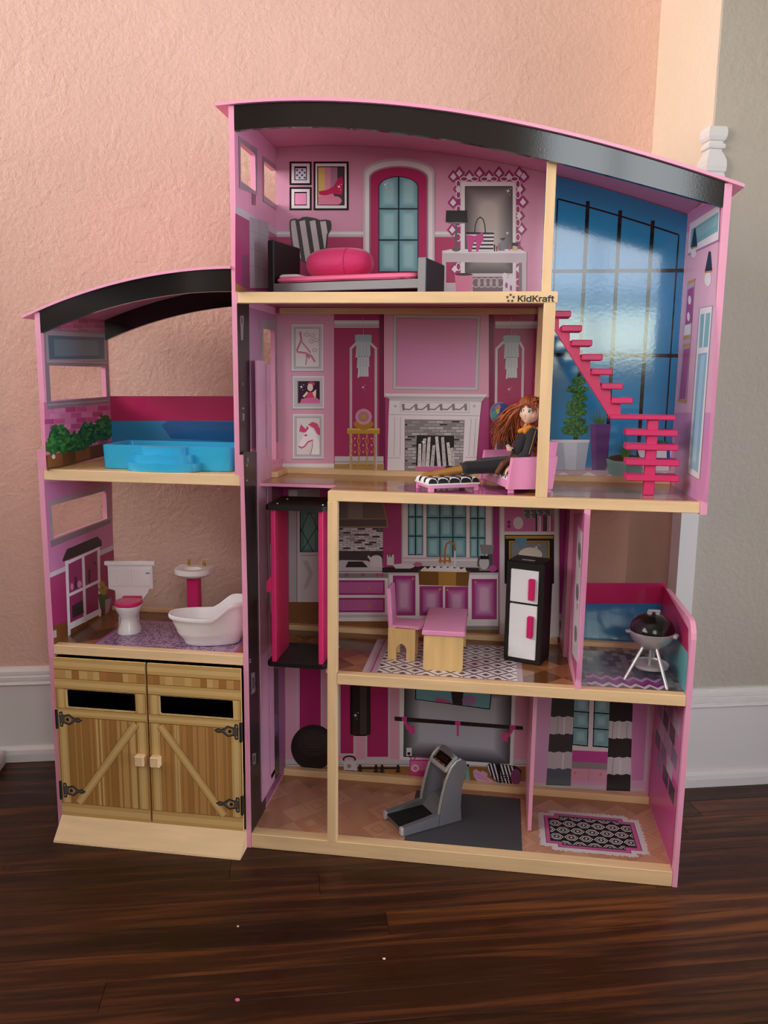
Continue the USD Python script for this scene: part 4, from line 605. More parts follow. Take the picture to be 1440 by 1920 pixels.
prn('printed_hutch', SPTL, xt0, [('9a3068', pg((205, 570), (415, 480), (425, 880), (232, 985))), ('2c2426', pg((188, 555), (215, 490), (400, 412), (428, 440), (428, 470), (190, 568))), (WHT, [pg((203, 565), (222, 558), (238, 1035), (222, 1038)), pg((305, 530), (322, 522), (335, 935), (318, 942)), pg((400, 480), (416, 474), (424, 900), (410, 905)), pg((205, 570), (415, 474), (415, 490), (207, 590)), pg((222, 765), (420, 672), (421, 690), (222, 785)), pg((230, 945), (424, 850), (425, 885), (232, 985))]), ('3a2c34', [pg((245, 840), (310, 800), (318, 880), (250, 915)), rc(262, 660, 276, 735), rc(345, 615, 358, 695), ell(384, 578, 7, 10)]), ('d98ab0', [ell(292, 705, 14, 22), ell(245, 720, 9, 22)])], H, label='printed white hutch')
prn('printed_flowers', SPTL, xt0, [('4a6038', [pg((405, 770), (440, 750), (470, 775), (450, 850), (420, 860)), rc(430, 840, 438, 910)]), ('b09a40', [ell(430, 705, 18), ell(452, 730, 16), ell(440, 755, 17), ell(420, 738, 14)]), ('a89aa0', pg((450, 800), (488, 790), (470, 880), (448, 890)))], H, label='printed yellow flowers')
prn('printed_garage_wall', SPTL, xt0, [('17141a', rc(.001, .013, .2478, .349))]); prn('printed_garage_wall', SPLL, ('x', .3748, -1), [('17141a', rc(.001, .013, .2478, .349))])  # near-black colour over pink panels stands in for shade inside the garage
# ---- garage: football on a back wall coloured dark for the missing light
ft = [('17141a', rc(.012, .01, .372, .35)), ('8a848c', ell(.290, .285, .028, .028, 28)), ('121013', [ell(.290 + .019 * math.cos(a), .285 + .019 * math.sin(a), .0065, .0065, 5) for a in np.arange(5) * 1.2566] + [ell(.290, .285, .0065, .0065, 5)])]
prn('printed_football', fb['garback'], yb, ft, label='printed football')
# garage door prints (metric)
def doorprint(d, x0, x1, w, flip, seed):
    g = np.random.default_rng(seed); Wd = x1 - x0; ydp = ('y', -.0065, -1); hole_ = rrect(w[0], .2545, w[1], .2905, .003).buffer(.0008)
    F = lambda x: (x1 - (x - x0)) if flip else x
    s = [('b4864e', sbox(x0, dz0, x1, dz1))]; x = x0
    while x < x1:
        ww = g.uniform(.009, .017); c = ['c99a5c', 'bd8648', 'd6ae70', 'a9743c', 'c08d52'][g.integers(5)]
        s.append((c, rc(x, .05, min(x + ww, x1), .25))); s.append((['c99a5c', 'a9743c', 'd6ae70', 'b37c44'][g.integers(4)], rc(x, .306, min(x + ww, x1), .334)))
        for q in range(2): s.append(('a87a42', rc(x + ww * g.uniform(.2, .8), .06, x + ww * g.uniform(.2, .8) + .0006, .24)))
        x += ww
    xa, xb = (x0 + .004, x0 + .021), (x1 - .0195, x1 - .002)
    for (a, b_, z0, z1) in ((xa[0], xa[1], .05, .30), (xb[0], xb[1], .05, .30), (x0, x1, .330, .3500), (x0, x1, .2925, .3110), (x0, x1, .2375, .2525), (x0, x1, .036, .062)):
        s += [('8a5e30', rc(a - .001, z0 - .0015, b_ + .001, z1 + .001)), ('cfa565', rc(a, z0, b_, z1)), ('deb87c', rc(a + (b_ - a) * .25, z0, b_ - (b_ - a) * .25, z1) if z1 - z0 > b_ - a else rc(a, z0 + (z1 - z0) * .3, b_, z1 - (z1 - z0) * .3))]
    p, q = (F(x1 - .022), .232), (F(x0 + .036), .064)
    s += [('8a5e30', ln(.0165, p, q)), ('cfa565', ln(.0145, p, q)), ('deb87c', ln(.006, p, q))]
    s = [(c, q.difference(hole_)) for c, q in s]
    prn('printed_planks', d, ydp, s, mat='printed_matte', clip=sbox(x0 + .0003, dz0 + .0003, x1 - .0003, dz1 - .0003), label='printed plank pattern')
    for z in (.231, .088):
        hx = x0 + .006 if not flip else x1 - .006; sg = -1 if flip else 1
        q = lambda a, b_: (hx + sg * a, z + b_)
        o = pg(q(0, .014), q(.006, .0155), q(.008, .008), q(.02, .011), q(.031, .003), q(.038, .005), q(.046, 0), q(.038, -.005), q(.031, -.003), q(.02, -.011), q(.008, -.008), q(.006, -.0155), q(0, -.014))
        prn('printed_strap', d, ydp, [('5a534e', o), ('2a2624', ring(o, .0018)), ('c08d52', pg(q(.011, .004), q(.019, .006), q(.025, 0), q(.019, -.006), q(.011, -.004))), ('2a2624', Point(q(.016, 0)).buffer(.0035, 8)), ('9a9490', unary_union([Point(q(.003, .010)).buffer(.0018, 6), Point(q(.003, -.010)).buffer(.0018, 6)]))], mat='printed_matte', label='printed wrought iron strap')
doorprint(doors[0], .0122, .1905, (.0335, .1695), False, 3); doorprint(doors[1], .1945, .3712, (.2160, .3560), True, 8)
# ---- printed floors (metric, seen from above)
def parquet(x0, x1, y0, y1, cols, s, seed, inset=True):
    g = np.random.default_rng(seed); R = rc(x0, y0, x1, y1); o = [(cols[0], R)]; n = 0
    x = x0 - s
    for i in range(int((x1 - x0) / s) + 3):
        for j in range(int((y1 - y0) / s) + 3):
            cx, cy = x0 + (i + .5 * (j % 2)) * s, y0 + j * s * .5
            d = pg((cx - s / 2, cy), (cx, cy + s / 2), (cx + s / 2, cy), (cx, cy - s / 2))
            o.append((cols[1 + g.integers(len(cols) - 1)], d.buffer(-.0004).intersection(R)))
            if inset and (i + j) % 2 == 0:
                e = affinity.scale(d, .5, .5); o += [(cols[1], e.intersection(R)), (cols[2], affinity.scale(d, .38, .38).intersection(R))]
    return [(c, q) for c, q in o if not q.is_empty]
FL = ('z', ZB - .0025, 1)
prn('printed_parquet', fb['gym'], FL, parquet(.3842, 1.141, .0242, .2335, ['ab755a', 'ba8466', 'c89476', 'c08a6c'], .066, 2), mat='printed_floor_gloss', label='printed orange brown parquet')
prn('printed_mat', fb['gym'], FL, [('4b4a50', pg((.668, .0245), (.8835, .0245), (.8843, .2155), (.672, .2155)))], mat='printed_matte', label='printed dark grey exercise mat')
def notch(x0, x1, y0, y1, n): return pg((x0 + n, y0), (x1 - n, y0), (x1 - n, y0 + n * .5), (x1, y0 + n * .5), (x1, y1 - n * .5), (x1 - n, y1 - n * .5), (x1 - n, y1), (x0 + n, y1), (x0 + n, y1 - n * .5), (x0, y1 - n * .5), (x0, y0 + n * .5), (x0 + n, y0 + n * .5))
r0 = notch(.920, 1.108, .042, .176, .022); g = np.random.default_rng(5)
fz = unary_union([r0] + [affinity.rotate(ell(*(np.array(r0.exterior.interpolate(t, True).coords[0])), .006, .0022, 6), g.uniform(0, 180)) for t in np.linspace(0, 1, 150)])
rin = notch(.937, 1.091, .061, .157, .020).buffer(-.001)
lat = []
for i in range(7):
    for j in range(5):
        cx, cy = .935 + i * .027 + (j % 2) * .0135, .062 + j * .0235
        for q in (.0125, .0085): lat.append(ring(pg((cx - q * 1.05, cy), (cx - q * .45, cy + q * .8), (cx + q * .45, cy + q * .8), (cx + q * 1.05, cy), (cx + q * .45, cy - q * .8), (cx - q * .45, cy - q * .8)), .0016))
        lat.append(pg((cx - .003, cy), (cx, cy + .003), (cx + .003, cy), (cx, cy - .003)))
prn('printed_rug', fb['gym'], FL, [('dcd2d8', fz), ('c9629c', notch(.928, 1.100, .050, .168, .021)), ('7a2a58', ring(notch(.928, 1.100, .050, .168, .021), .0012)), ('3c3a40', notch(.936, 1.092, .058, .160, .021)), ('1c1a1e', rin), ('e2dce0', unary_union(lat).intersection(rin))], mat='printed_matte', label='printed rug with black and white lattice')
FK = ('z', ZK - .0005, 1)
prn('printed_parquet', fb['kitchen'], FK, parquet(.3842, .958, .0185, .2338, ['7a4c2a', '8a5832', 'a06c40', '6a4024'], .062, 6, False), clip=sbox(.3842, .1503, .958, .2338).union(sbox(.5228, .0185, .958, .2338)), mat='printed_floor_gloss', label='printed brown diamond parquet')
lat = []
for i in range(8):
    for j in range(12):
        cx, cy = .618 + i * .042 + (j % 2) * .021, .024 + j * .0175; d = pg((cx - .021, cy), (cx, cy + .0175), (cx + .021, cy), (cx, cy - .0175)); lat += [ring(d, .0017), pg((cx - .0075, cy), (cx, cy + .0062), (cx + .0075, cy), (cx, cy - .0062))]
rk = rc(.615, .021, .862, .198)
prn('printed_rug', fb['kitchen'], FK, [('b39aa8', rc(.588, .0187, .872, .206)), ('d9c4d0', [rc(.588, .0187 + i * .004, .596, .0207 + i * .004) for i in range(46)] + [rc(.59 + i * .005, .0187, .5925 + i * .005, .0207) for i in range(56)]), ('a83a78', rc(.602, .0187, .605, .203)), ('e6dee2', rk), ('5a3f44', unary_union(lat).intersection(rk))], mat='printed_floor_gloss', label='printed rug with brown and white diamonds')
g = np.random.default_rng(12); wv = [('6a6466', sbox(.9687, .0185, 1.141, .2338))]
for i in range(14):
    for j in range(13):
        x, y = .9690 + i * .0126, .0185 + j * .0166; wv.append((['8a8484', '767072', '9a9494', '625c5e'][g.integers(4)], rc(x, y + (i % 2) * .008, x + .0118, y + (i % 2) * .008 + .0155).intersection(sbox(.9687, .0185, 1.141, .2338))))
zig = lambda y, w, c: (c, ln(w, *[(.985 + i * .0115, y + (.0075 if i % 2 else -.0075)) for i in range(12)]))
prn('printed_paving', fb['kitchen'], FK, wv + [('b0507e', rc(0, 0, .01, .01)), zig(.034, .011, 'd9ccd6'), zig(.045, .011, '8a3a80'), zig(.056, .011, 'a04a94'), zig(.067, .010, 'c8b4c4'), zig(.076, .008, '8a4a86')], clip=sbox(.9687, .0187, 1.141, .2338), mat='printed_floor_gloss', label='printed grey woven paving with purple zigzag rug')
g = np.random.default_rng(15); FBt = ('z', ZT - .0005, 1); rb = rc(.083, .0187, .350, .172); fl_ = []
for i in range(1150):
    x, y = g.uniform(.09, .343), g.uniform(.02, .165); fl_.append(affinity.rotate(ell(x, y, g.uniform(.002, .0042), .0014, 5), g.uniform(0, 180)))
prn('printed_bath_floor', fb['bath'], FBt, parquet(.0099, .3745, .0185, .2338, ['7a4e2c', '8a5c36', '94683e', '5e3c22'], .075, 9, False) + [('b04a8a', rc(.078, .0187, .355, .178)), ('a88aac', rb), ('5c2a5c', unary_union(fl_).intersection(rb))], clip=sbox(.0099, .0185, .3745, .2338), label='printed purple flowered bath rug')
FLv = ('z', ZL - .0005, 1); lv = sbox(.3842, .0815, 1.1396, .2318).union(sbox(.5292, .0185, 1.1396, .1))
prn('printed_floor', fb['living'], FLv, [('b07c48', sbox(.38, .0, 1.14, .25))] + [(['a87040', 'ba8652', 'ac7644'][i % 3], rc(.38, .0185 + i * .0305, .89, .0183 + i * .0305 + .030)) for i in range(7)] + [('8a2c66', ell(.755, .075, .115, .075, 40)), ('a04a80', ell(.755, .075, .10, .062, 40)), ('8f6a62', rc(.8977, .0185, 1.1396, .2318)), ('a88a86', rc(.905, .03, 1.12, .09))], clip=lv, mat='printed_floor_gloss', label='printed wooden floor with purple round rug')
# lettering on the bedroom shelf edge
bmx = [p for p in house.GetChildren() if p.GetName() == 'shelf_beam'][0]
t = meshkit.text_mesh('KidKraft', .0092, .0004, bold=True); t = rot(t, 90, (1, 0, 0)); p0 = on('y', 0, 969, 566); t.vertices = t.vertices * np.array([.057 / np.ptp(t.vertices[:, 0]), 1, 1]); t.apply_translation((p0[0], -.0001, p0[2] + .0003))
obj('lettering', t, 'black_paint', bmx, label='black printed word')
def star5(x, z, r): return Polygon([(x + (r if i % 2 == 0 else r * .42) * math.sin(i * math.pi / 5), z + (r if i % 2 == 0 else r * .42) * math.cos(i * math.pi / 5)) for i in range(10)])
p0 = on('y', 0, 957, 559); obj('star_emblem', ext(unary_union([star5(p0[0] + .0052 * math.sin(a), p0[2] + .0052 * math.cos(a), .0026) for a in np.arange(5) * 2 * math.pi / 5]), -.0005, 0.0), 'black_paint', bmx, label='black ring of five stars')
# ================================================================ THINGS IN THE DOLLHOUSE
def loft(rings, caps=True):
    R = [np.asarray(r, float) for r in rings]; n = len(R[0]); V = np.vstack(R); F = []
    for i in range(len(R) - 1):
        for j in range(n):
            k = (j + 1) % n; F += [[i * n + j, i * n + k, (i + 1) * n + k], [i * n + j, (i + 1) * n + k, (i + 1) * n + j]]
    if caps:
        for i, s in ((0, -1), (len(R) - 1, 1)):
            V = np.vstack([V, R[i].mean(0)]); c = len(V) - 1
            for j in range(n):
                k = (j + 1) % n; F.append([c, i * n + j, i * n + k] if s > 0 else [c, i * n + k, i * n + j])
    t = T(V, F); 
    if t.volume < 0: t.invert()
    return t
def sup(a, b, z, e=2.4, n=40, cx=0, cy=0):
    t = np.linspace(0, 2 * np.pi, n, endpoint=False); c, s = np.cos(t), np.sin(t)
    return np.stack([cx + a * np.sign(c) * abs(c) ** (2 / e), cy + b * np.sign(s) * abs(s) ** (2 / e), np.broadcast_to(z, t.shape)], 1)
# ---- swimming pool with steps
po = thing('toy_pool', 'bright blue plastic toy swimming pool with rounded steps on the upper left deck', 'toy pool', (.2235, .0975, ZP + .0003))
a, b_ = .1235, .0575
obj('basin', loft([sup(a - .002, b_ - .002, 0, 14), sup(a - .0015, b_ - .0015, .003, 14), sup(a, b_, .0425, 14), sup(a - .0015, b_ - .0015, .0432, 14), sup(a - .006, b_ - .006, .0432, 14), sup(a - .007, b_ - .007, .042, 14), sup(a - .009, b_ - .009, .010, 14), sup(a - .02, b_ - .02, .009, 14)]), 'blue_plastic', po, 25)
for i, (rx, ry, h) in enumerate(((.070, .036, .0143), (.0565, .027, .0286), (.043, .017, .0425))):
    P = affinity.translate(ell(0, 0, rx, ry, 48).intersection(sbox(-1, -1, 1, 0)), -.002, -b_ + .001)
    obj('step', ext(P, .0 if i == 0 else (.0143, .0286)[i - 1] - .0005, h, 'z'), 'blue_plastic', po, 30)
# ---- toilet
to_ = thing('toy_toilet', 'white toy toilet with magenta seat lid and flat panelled tank board', 'toy toilet', (.113, .100, ZT + .0002), 10)
obj('bowl', loft([sup(.0215, .026, 0, 2.2), sup(.0222, .027, .003, 2.2), sup(.020, .0245, .012, 2.2), sup(.0165, .020, .022, 2.2), sup(.0165, .020, .032, 2.2), sup(.0215, .025, .042, 2.2), sup(.0255, .0285, .050, 2.2), sup(.0258, .029, .0545, 2.2), sup(.0245, .028, .0555, 2.2)]), 'white_plastic', to_, 40)
obj('seat_lid', cat(loft([sup(.0245, .028, .0553, 2.3), sup(.0258, .0293, .0565, 2.3), sup(.0258, .0293, .0605, 2.3), sup(.024, .0275, .0625, 2.3), sup(.017, .020, .0632, 2.3)]), bx(-.019, .019, .021, .031, .0555, .0645, .002)), 'hot_pink_plastic', to_, 40)
tkp = Polygon([(-.052, .132), (-.050, .125), (-.047, .123), (-.047, .078), (-.034, .074), (-.033, .056), (-.024, .046), (-.023, .038), (-.029, .026), (-.031, .0), (.010, 0), (.010, .03), (.014, .05), (.030, .070), (.033, .078), (.040, .078), (.040, .123), (.043, .125), (.045, .132)])
tk = obj('tank_board', ext(tkp, .0315, .0365), 'white_plastic', to_)
obj('tank_lid', bx(-.053, .046, .0285, .037, .1255, .1335, .001), 'white_plastic', to_); obj('tank_panel', bx(-.043, -.006, .0303, .0318, .083, .119, .0008), 'white_plastic', to_); obj('tank_panel', bx(-.002, .036, .0303, .0318, .083, .119, .0008), 'white_plastic', to_); obj('flush_handle', bx(.027, .035, .029, .032, .108, .112, .0008), 'silver_plastic', to_)
# ---- washbasin
si = thing('toy_washbasin', 'white toy washbasin with gold taps on a magenta pedestal', 'toy sink', (.2095, .196, ZT + .0002))
dsh = lambda s, z: np.stack([np.concatenate([.037 * s * np.cos(np.linspace(math.pi, 2 * math.pi, 25)), [.037 * s, -.037 * s]]), np.concatenate([-.006 + .030 * s * np.sin(np.linspace(math.pi, 2 * math.pi, 25)), [.026 * s, .026 * s]]), np.full(27, z)], 1)
bsn = t2man(loft([dsh(.70, .093), dsh(.90, .0965), dsh(1, .1000), dsh(1, .1085), dsh(.97, .110)])) - t2man(ball((0, -.007, .1135), (.021, .0145, .012), 3))
obj('basin', man2t(bsn), 'white_plastic', si, 35)
obj('pedestal', loft([sup(.0125, .010, 0, 8), sup(.0125, .010, .0945, 8)]), 'hot_pink_plastic', si, 30)
for x in (-.0165, .0165): obj('tap', cat(mv(lathe([(0, 0), (.0032, 0), (.0032, .007), (.0022, .0078), (.0022, .011), (.0032, .0115), (.0028, .0135), (0, .014)], 14), x, .0165, .109), bx(x - .001, x + .001, .008, .0165, .1145, .1165, .0005)), 'gold_plastic', si, 30)
# ---- bathtub
tb = thing('toy_bathtub', 'white plastic slipper bathtub with one raised end on the purple flowered floor', 'toy bathtub', (.2935, .0690, ZT + .0002), 17)
def tubring(s, z0, k, dx=0, inset=0):
    p = sup(.0805 * s - inset, .042 * s - inset, 0, 2.3, 56); xs = p[:, 0]; t = np.clip((xs + .004) / .048, 0, 1); t = t * t * (3 - 2 * t)
    p[:, 2] = z0 + k * (.027 * t + .004 * np.clip(-xs / .08, 0, 1)); p[:, 0] += dx; return p
TR = [tubring(.60, 0, 0), tubring(.635, .001, 0), tubring(.655, .006, 0), tubring(.70, .013, 0), tubring(.775, .019, .1), tubring(.80, .0225, .2), tubring(.835, .030, .35), tubring(.90, .040, .7), tubring(.925, .0455, .9), tubring(.985, .0475, 1), tubring(1, .0500, 1), tubring(1, .0535, 1), tubring(.98, .056, 1), tubring(.94, .0560, 1), tubring(.92, .054, 1), tubring(.86, .042, .7), tubring(.74, .020, .2), tubring(.60, .010, 0), tubring(.3, .009, 0)]
obj('tub', loft(TR), 'white_plastic', tb, 50)
# ---- lift car
lc = thing('toy_lift_car', 'open toy lift car with magenta side boards between black top and bottom plates', 'toy lift', (.462, .0325, 0))
plt = lambda x0, x1: Polygon([(x0 + .006, -.004), (x1 - .006, -.004), (x1, .004), (x1, .112), (x0, .112), (x0, .004)])
tpz = .6405; btz = .3525
tp = obj('top_plate', ext(plt(-.0525, .0575), tpz - .0045, tpz + .004, 'z'), 'black_paint', lc); obj('bottom_plate', ext(plt(-.0525, .0575), btz - .006, btz + .0015, 'z'), 'black_paint', lc)
for x, y in ((-.036, .020), (-.032, .075), (.048, .020), (.051, .075)): obj('screw', mv(lathe([(0, 0), (.0028, 0), (.0024, .001), (0, .0013)], 12), x, y, tpz + .004), 'screw', tp)
zc = lambda v: float(on('y', .03, 507, v)[2])
lbp = [(0, btz), (.094, btz), (.094, tpz - .004), (0, tpz - .004)]
sb_ = obj('side_board', cat(bx(-.0442, -.0360, .002, .096, btz, tpz - .004, .001)), 'magenta_paint', lc); obj('side_board', bx(.0430, .0515, .002, .096, btz, tpz - .004, .001), 'magenta_paint', lc)
obj('handle', ext(Polygon([(-.0435, zc(1081)), (-.0435, zc(1118)), (-.0445, zc(1112)), (-.0525, zc(1111)), (-.0525, zc(1092)), (-.050, zc(1090)), (-.046, zc(1084))]), .001, .012), 'magenta_paint', lc)
obj('back_pane', bx(-.036, .043, .0945, .0955, btz, tpz - .004), 'window_glass', lc)
for v0, v1 in ((1023, 1063), (1116, 1155)): obj('guide_plate', bx(-.0485, -.0442, .012, .030, zc(v1), zc(v0), .0005), 'pale_grey_plastic', lc)
for v in (1027, 1056, 1118, 1148): obj('screw', mv(rot(cyl((0, 0, 0), (0, 0, .001), .0014, 8), 90, (0, 1, 0)), -.036, .045, zc(v)), 'screw', lc)
# ---- staircase
st = thing('toy_staircase', 'magenta toy staircase with open treads, turning at a landing, before the blue window wall', 'toy staircase')
ysr = .082
def gz(x, y, yy=ysr): p = on('y', yy, *G(x, y)); return float(p[0]), float(p[2])
yl = .062
x0, z1 = gz(582, 868, yl); x1, z0 = gz(1070, 914, yl)
obj('landing', bx(x0, x1, yl, yl + .045, z0, z1, .0015), 'magenta_paint', st)
px0, px1 = gz(845, 1200, .066)[0], gz(925, 1200, .066)[0]
obj('post', bx(px0, px1, .068, .082, ZL + .0002, z0, .001), 'magenta_paint', st)
for yt, yb2, xa, xb in ((980, 1028, 700, 1085), (1088, 1138, 702, 1090), (1203, 1255, 702, 1098), (1320, 1382, 703, 1096)):
    a0, z1 = gz(xa, yt, yl); a1, z0_ = gz(xb, yb2, yl); obj('tread', bx(a0, a1, yl, yl + .040, z1 - .0105, z1, .0015), 'magenta_paint', st)
trd = [(175 - 45, 285, 90), (212, 368, 198), (288, 445, 308), (365, 522, 415), (440, 598, 523), (518, 675, 632), (592, 750, 740)]
saw = [gz(585, 908, yl + .012)]
for xa, xb, yt in trd[::-1]: rx = xa + 62; saw += [gz(rx, yt + 130, yl + .012), gz(rx, yt + 40, yl + .012)]
saw += [gz(130, 110, yl + .012), gz(130, 185, yl + .012)]
obj('stringer', ext(Polygon(saw).buffer(0), yl + .012, yl + .026), 'magenta_paint', st)
for xa, xb, yt in trd:
    a0, z1 = gz(xa, yt, yl); a1, _ = gz(xb, yt, yl); obj('tread', bx(a0, a1, yl, yl + .042, z1 - .0105, z1, .0015), 'magenta_paint', st)
# ---- bed, mattress, pillow
BA = -14; bedc = (.561, .1024, ZD - .0001)
bd = thing('toy_bed', 'black and grey toy sled bed in the top bedroom', 'toy bed', bedc, BA)
obj('headboard', bx(-.152, -.139, -.05, .05, 0, .0975, .002), 'black_paint', bd); obj('footboard', bx(.1295, .1435, -.048, .05, 0, .0565, .002), 'black_paint', bd); obj('footboard_edge', bx(.1295, .1435, -.0505, -.048, 0, .0568, .0008), 'grey_plastic', bd)
for s in (-1, 1): obj('side_rail', bx(-.140, .131, s * .050 if s < 0 else .042, -.042 if s < 0 else .050, .008, .0235, .001), 'grey_plastic', bd)
obj('bed_base', bx(-.139, .1295, -.0425, .0425, .010, .0225), 'black_paint', bd)
def bedl(x, y): r = math.radians(BA); return (bedc[0] + x * math.cos(r) - y * math.sin(r), bedc[1] + x * math.sin(r) + y * math.cos(r))
mt = obj('mattress_pad', rot(hull(np.vstack([sup(.129, .047, 0, 9), sup(.1325, .050, .003, 9), sup(.1325, .050, .007, 9), sup(.128, .046, .0095, 9)])), BA), 'pink_cloth', None, 40)
mt = stage.GetPrimAtPath('/World/mattress_pad'); UsdGeom.Xformable(mt).AddTranslateOp().Set(Gf.Vec3d(*bedl(-.005, -.004), ZD + .0240)); tag(mt, 'thin pink mattress pad lying on the black toy bed', 'mattress')
def pillow(a, b, c, e, n=36, m=18):
    R = []
    for p in np.linspace(-math.pi / 2, math.pi / 2, m):
        cp, sp_ = np.sign(math.cos(p)) * abs(math.cos(p)) ** e, np.sign(math.sin(p)) * abs(math.sin(p)) ** e
        t = np.linspace(0, 2 * np.pi, n, endpoint=False); w = 1 + (.045 * np.cos(11 * t + 3 * sp_) + .03 * np.cos(5 * t + 1)) * abs(sp_) ** 1.5
        R.append(np.stack([np.full(n, a * sp_), b * cp * np.cos(t) * w, c * cp * np.sin(t) * w], 1))
    return loft(R)
bo_ = thing('bolster_pillow', 'fat round magenta satin bolster pillow on the pink mattress', 'pillow', (*bedl(-.035, .0), ZD + .0325 + .026), BA + 4)
obj('cushion', pillow(.061, .030, .0275, .72), 'pink_satin', bo_, True); obj('seam', tube([(.017, .0302 * math.cos(t), .0277 * math.sin(t)) for t in np.linspace(0, 2 * math.pi, 40)], .0006, 6), 'pink_satin', bo_, True)
wp_ = obj('flat_cushion', rot(hull(np.vstack([sup(.019, .026, 0, 6), sup(.021, .028, .003, 6), sup(.018, .025, .0065, 6)])), BA), 'white_cloth', None, 40); wp_ = stage.GetPrimAtPath('/World/flat_cushion'); UsdGeom.Xformable(wp_).AddTranslateOp().Set(Gf.Vec3d(*bedl(-.115, -.016), ZD + .0325)); tag(wp_, 'small flat white cushion beside the bolster at the head of the toy bed', 'pillow')
# ---- kitchen chair and table
ch = thing('toy_chair', 'toy kitchen chair with pink back and seat on arched plywood ends', 'toy chair', (.651, .1145, ZK + .0002), -3)
arc = Polygon([(-.0255, 0), (-.0090, 0)] + [(.0 + .0095 * math.cos(t), .018 + .0135 * math.sin(t)) for t in np.linspace(math.pi, 0, 13)] + [(.0090, 0), (.0255, 0), (.0255, .060), (.0235, .063), (-.0235, .063), (-.0255, .060)])
for y in (-.0245, .0165): obj('leg_board', ext(arc, y, y + .007), 'plywood', ch)
obj('seat', ext(rrect(-.024, -.0245, .038, .0240, .012), .0605, .067, 'z'), 'chair_pink', ch); obj('backrest', rot(bx(-.0255, -.0175, -.0245, .024, .0615, .136, .0015), -4, (0, 1, 0), (-.02, 0, .065)), 'chair_pink', ch)
tbq = thing('toy_table', 'pink-topped toy kitchen table on plywood end boards', 'toy table', (.730, .1205, ZK + .0002))
for y in (-.0725, .065): obj('end_board', ext(rrect(-.0355, 0, .0355, .066, .006), y, y + .008), 'plywood', tbq)
obj('tabletop', bx(-.0385, .0380, -.0765, .0765, .0655, .0745, .0015), 'chair_pink', tbq)
# ---- fridge
fg = thing('toy_fridge', 'black toy refrigerator with silver doors and two magenta handles', 'toy refrigerator', (.839 + .0325, .125 - .012, ZK + .0002), -20)
w2, h_ = .0357, .1915
obj('cabinet', bx(-w2, w2, 0, .056, 0, h_, .0022), 'black_paint', fg)
X_ = lambda f: -w2 + 2 * w2 * f
for z0, z1, k0, k1 in ((.605 * h_, .925 * h_, .645, .855), (.05 * h_, .585 * h_, .275, .490)):
    d = obj('door', bx(X_(.135), X_(.865), -.003, .002, z0, z1, .0010), 'fridge_door', fg); obj('handle', bx(X_(.64), X_(.80), -.012, -.003, k0 * h_, k1 * h_, .002), 'hot_pink_plastic', d)
obj('vent', bx(-.012, .012, .016, .021, h_ - .0003, h_ + .0008), 'pale_grey_plastic', fg)
# ---- kettle grill
gr = thing('toy_grill', 'silver toy kettle barbecue with domed black lid on three legs', 'toy barbecue grill', (1.0935, .078, ZK + .0007))
obj('bowl', lathe([(0, .0535), (.012, .0545), (.024, .0600), (.033, .0690), (.0378, .0790), (.0392, .0835), (.0392, .0855), (.0375, .0865), (0, .0865)], 48), 'silver_plastic', gr, 35)
ld = obj('lid', lathe([(.0, .0866), (.0380, .0866), (.0385, .0880), (.0372, .0935), (.0335, .1010), (.0270, .1080), (.0180, .1130), (.0090, .1155), (0, .1162)], 48), 'black_plastic', gr, 40)
obj('lid_handle', cat(bx(-.010, -.002, -.003, .003, .1145, .121, .001), bx(-.009, .012, -.0035, .0035, .1195, .1235, .0012), bx(.004, .011, -.003, .003, .1125, .121, .001)), 'silver_plastic', gr)
obj('side_handle', rot(bx(.037, .0455, -.0075, .0075, .0795, .0865, .002), -28), 'bright_silver', gr); obj('side_handle', rot(bx(-.0455, -.037, -.005, .005, .0815, .0860, .0015), 6), 'silver_plastic', gr)
for fx, fy in ((-.0455, -.0245), (.0195, -.0585), (.018, .047)):
    n_ = np.array([fx, fy]) * .30; obj('leg', hull(np.vstack([ball((fx, fy, .0026), .0028, 1).vertices, ball((*n_, .060), .0030, 1).vertices])), 'bright_silver', gr, 40)
obj('ash_tray', mv(lathe([(0, .0200), (.0285, .0200), (.0310, .0215), (.0318, .0265), (.0305, .0270), (.0292, .0235), (0, .0228)], 40), .001, .000, 0), 'silver_plastic', gr, 35); obj('stem', cyl((0, 0, .022), (0, 0, .055), .003, 12), 'silver_plastic', gr, 40)
# ---- treadmill
tm = thing('toy_treadmill', 'grey toy treadmill with black belt and tilted control panel', 'toy treadmill', (.6415, .0655, ZB - .0010), 36)
obj('deck', bx(.004, .125, -.029, .029, .004, .0115), 'grey_plastic', tm); obj('running_belt', bx(.002, .086, -.0275, .0275, .0112, .0128, .0006), 'black_rubber', tm)
for s in (-1, 1):
    yy = (-.0365, -.0275) if s < 0 else (.0275, .0365)
    obj('side_rail', ext(Polygon([(0, 0), (.100, 0), (.100, .0265), (.05, .0205), (.004, .0165), (0, .0145)]), *yy), 'grey_plastic', tm); obj('end_cap', bx(-.002, .0045, yy[0] - .0004, yy[1] + .0004, .001, .0168, .0015), 'bright_silver', tm)
    up = [(.080, 0), (.131, 0), (.1285, .030), (.1300, .065), (.1375, .095), (.1400, .112), (.1365, .121), (.128, .1245), (.118, .122), (.108, .112), (.098, .092), (.090, .066), (.083, .034)]
    obj('upright', ext(Polygon(up), *((-.0375, -.0285) if s < 0 else (.0285, .0375))), 'grey_plastic', tm); obj('upright_edge', tube([(a_, (-.033 if s < 0 else .033), b3) for a_, b3 in [up[0]] + up[:6:-1]], .0032, 8), 'silver_plastic', tm, 50)
obj('motor_hood', ext(Polygon([(.080, .011), (.118, .011), (.118, .036), (.106, .034), (.093, .026), (.084, .016)]), -.0288, .0288), 'grey_plastic', tm)
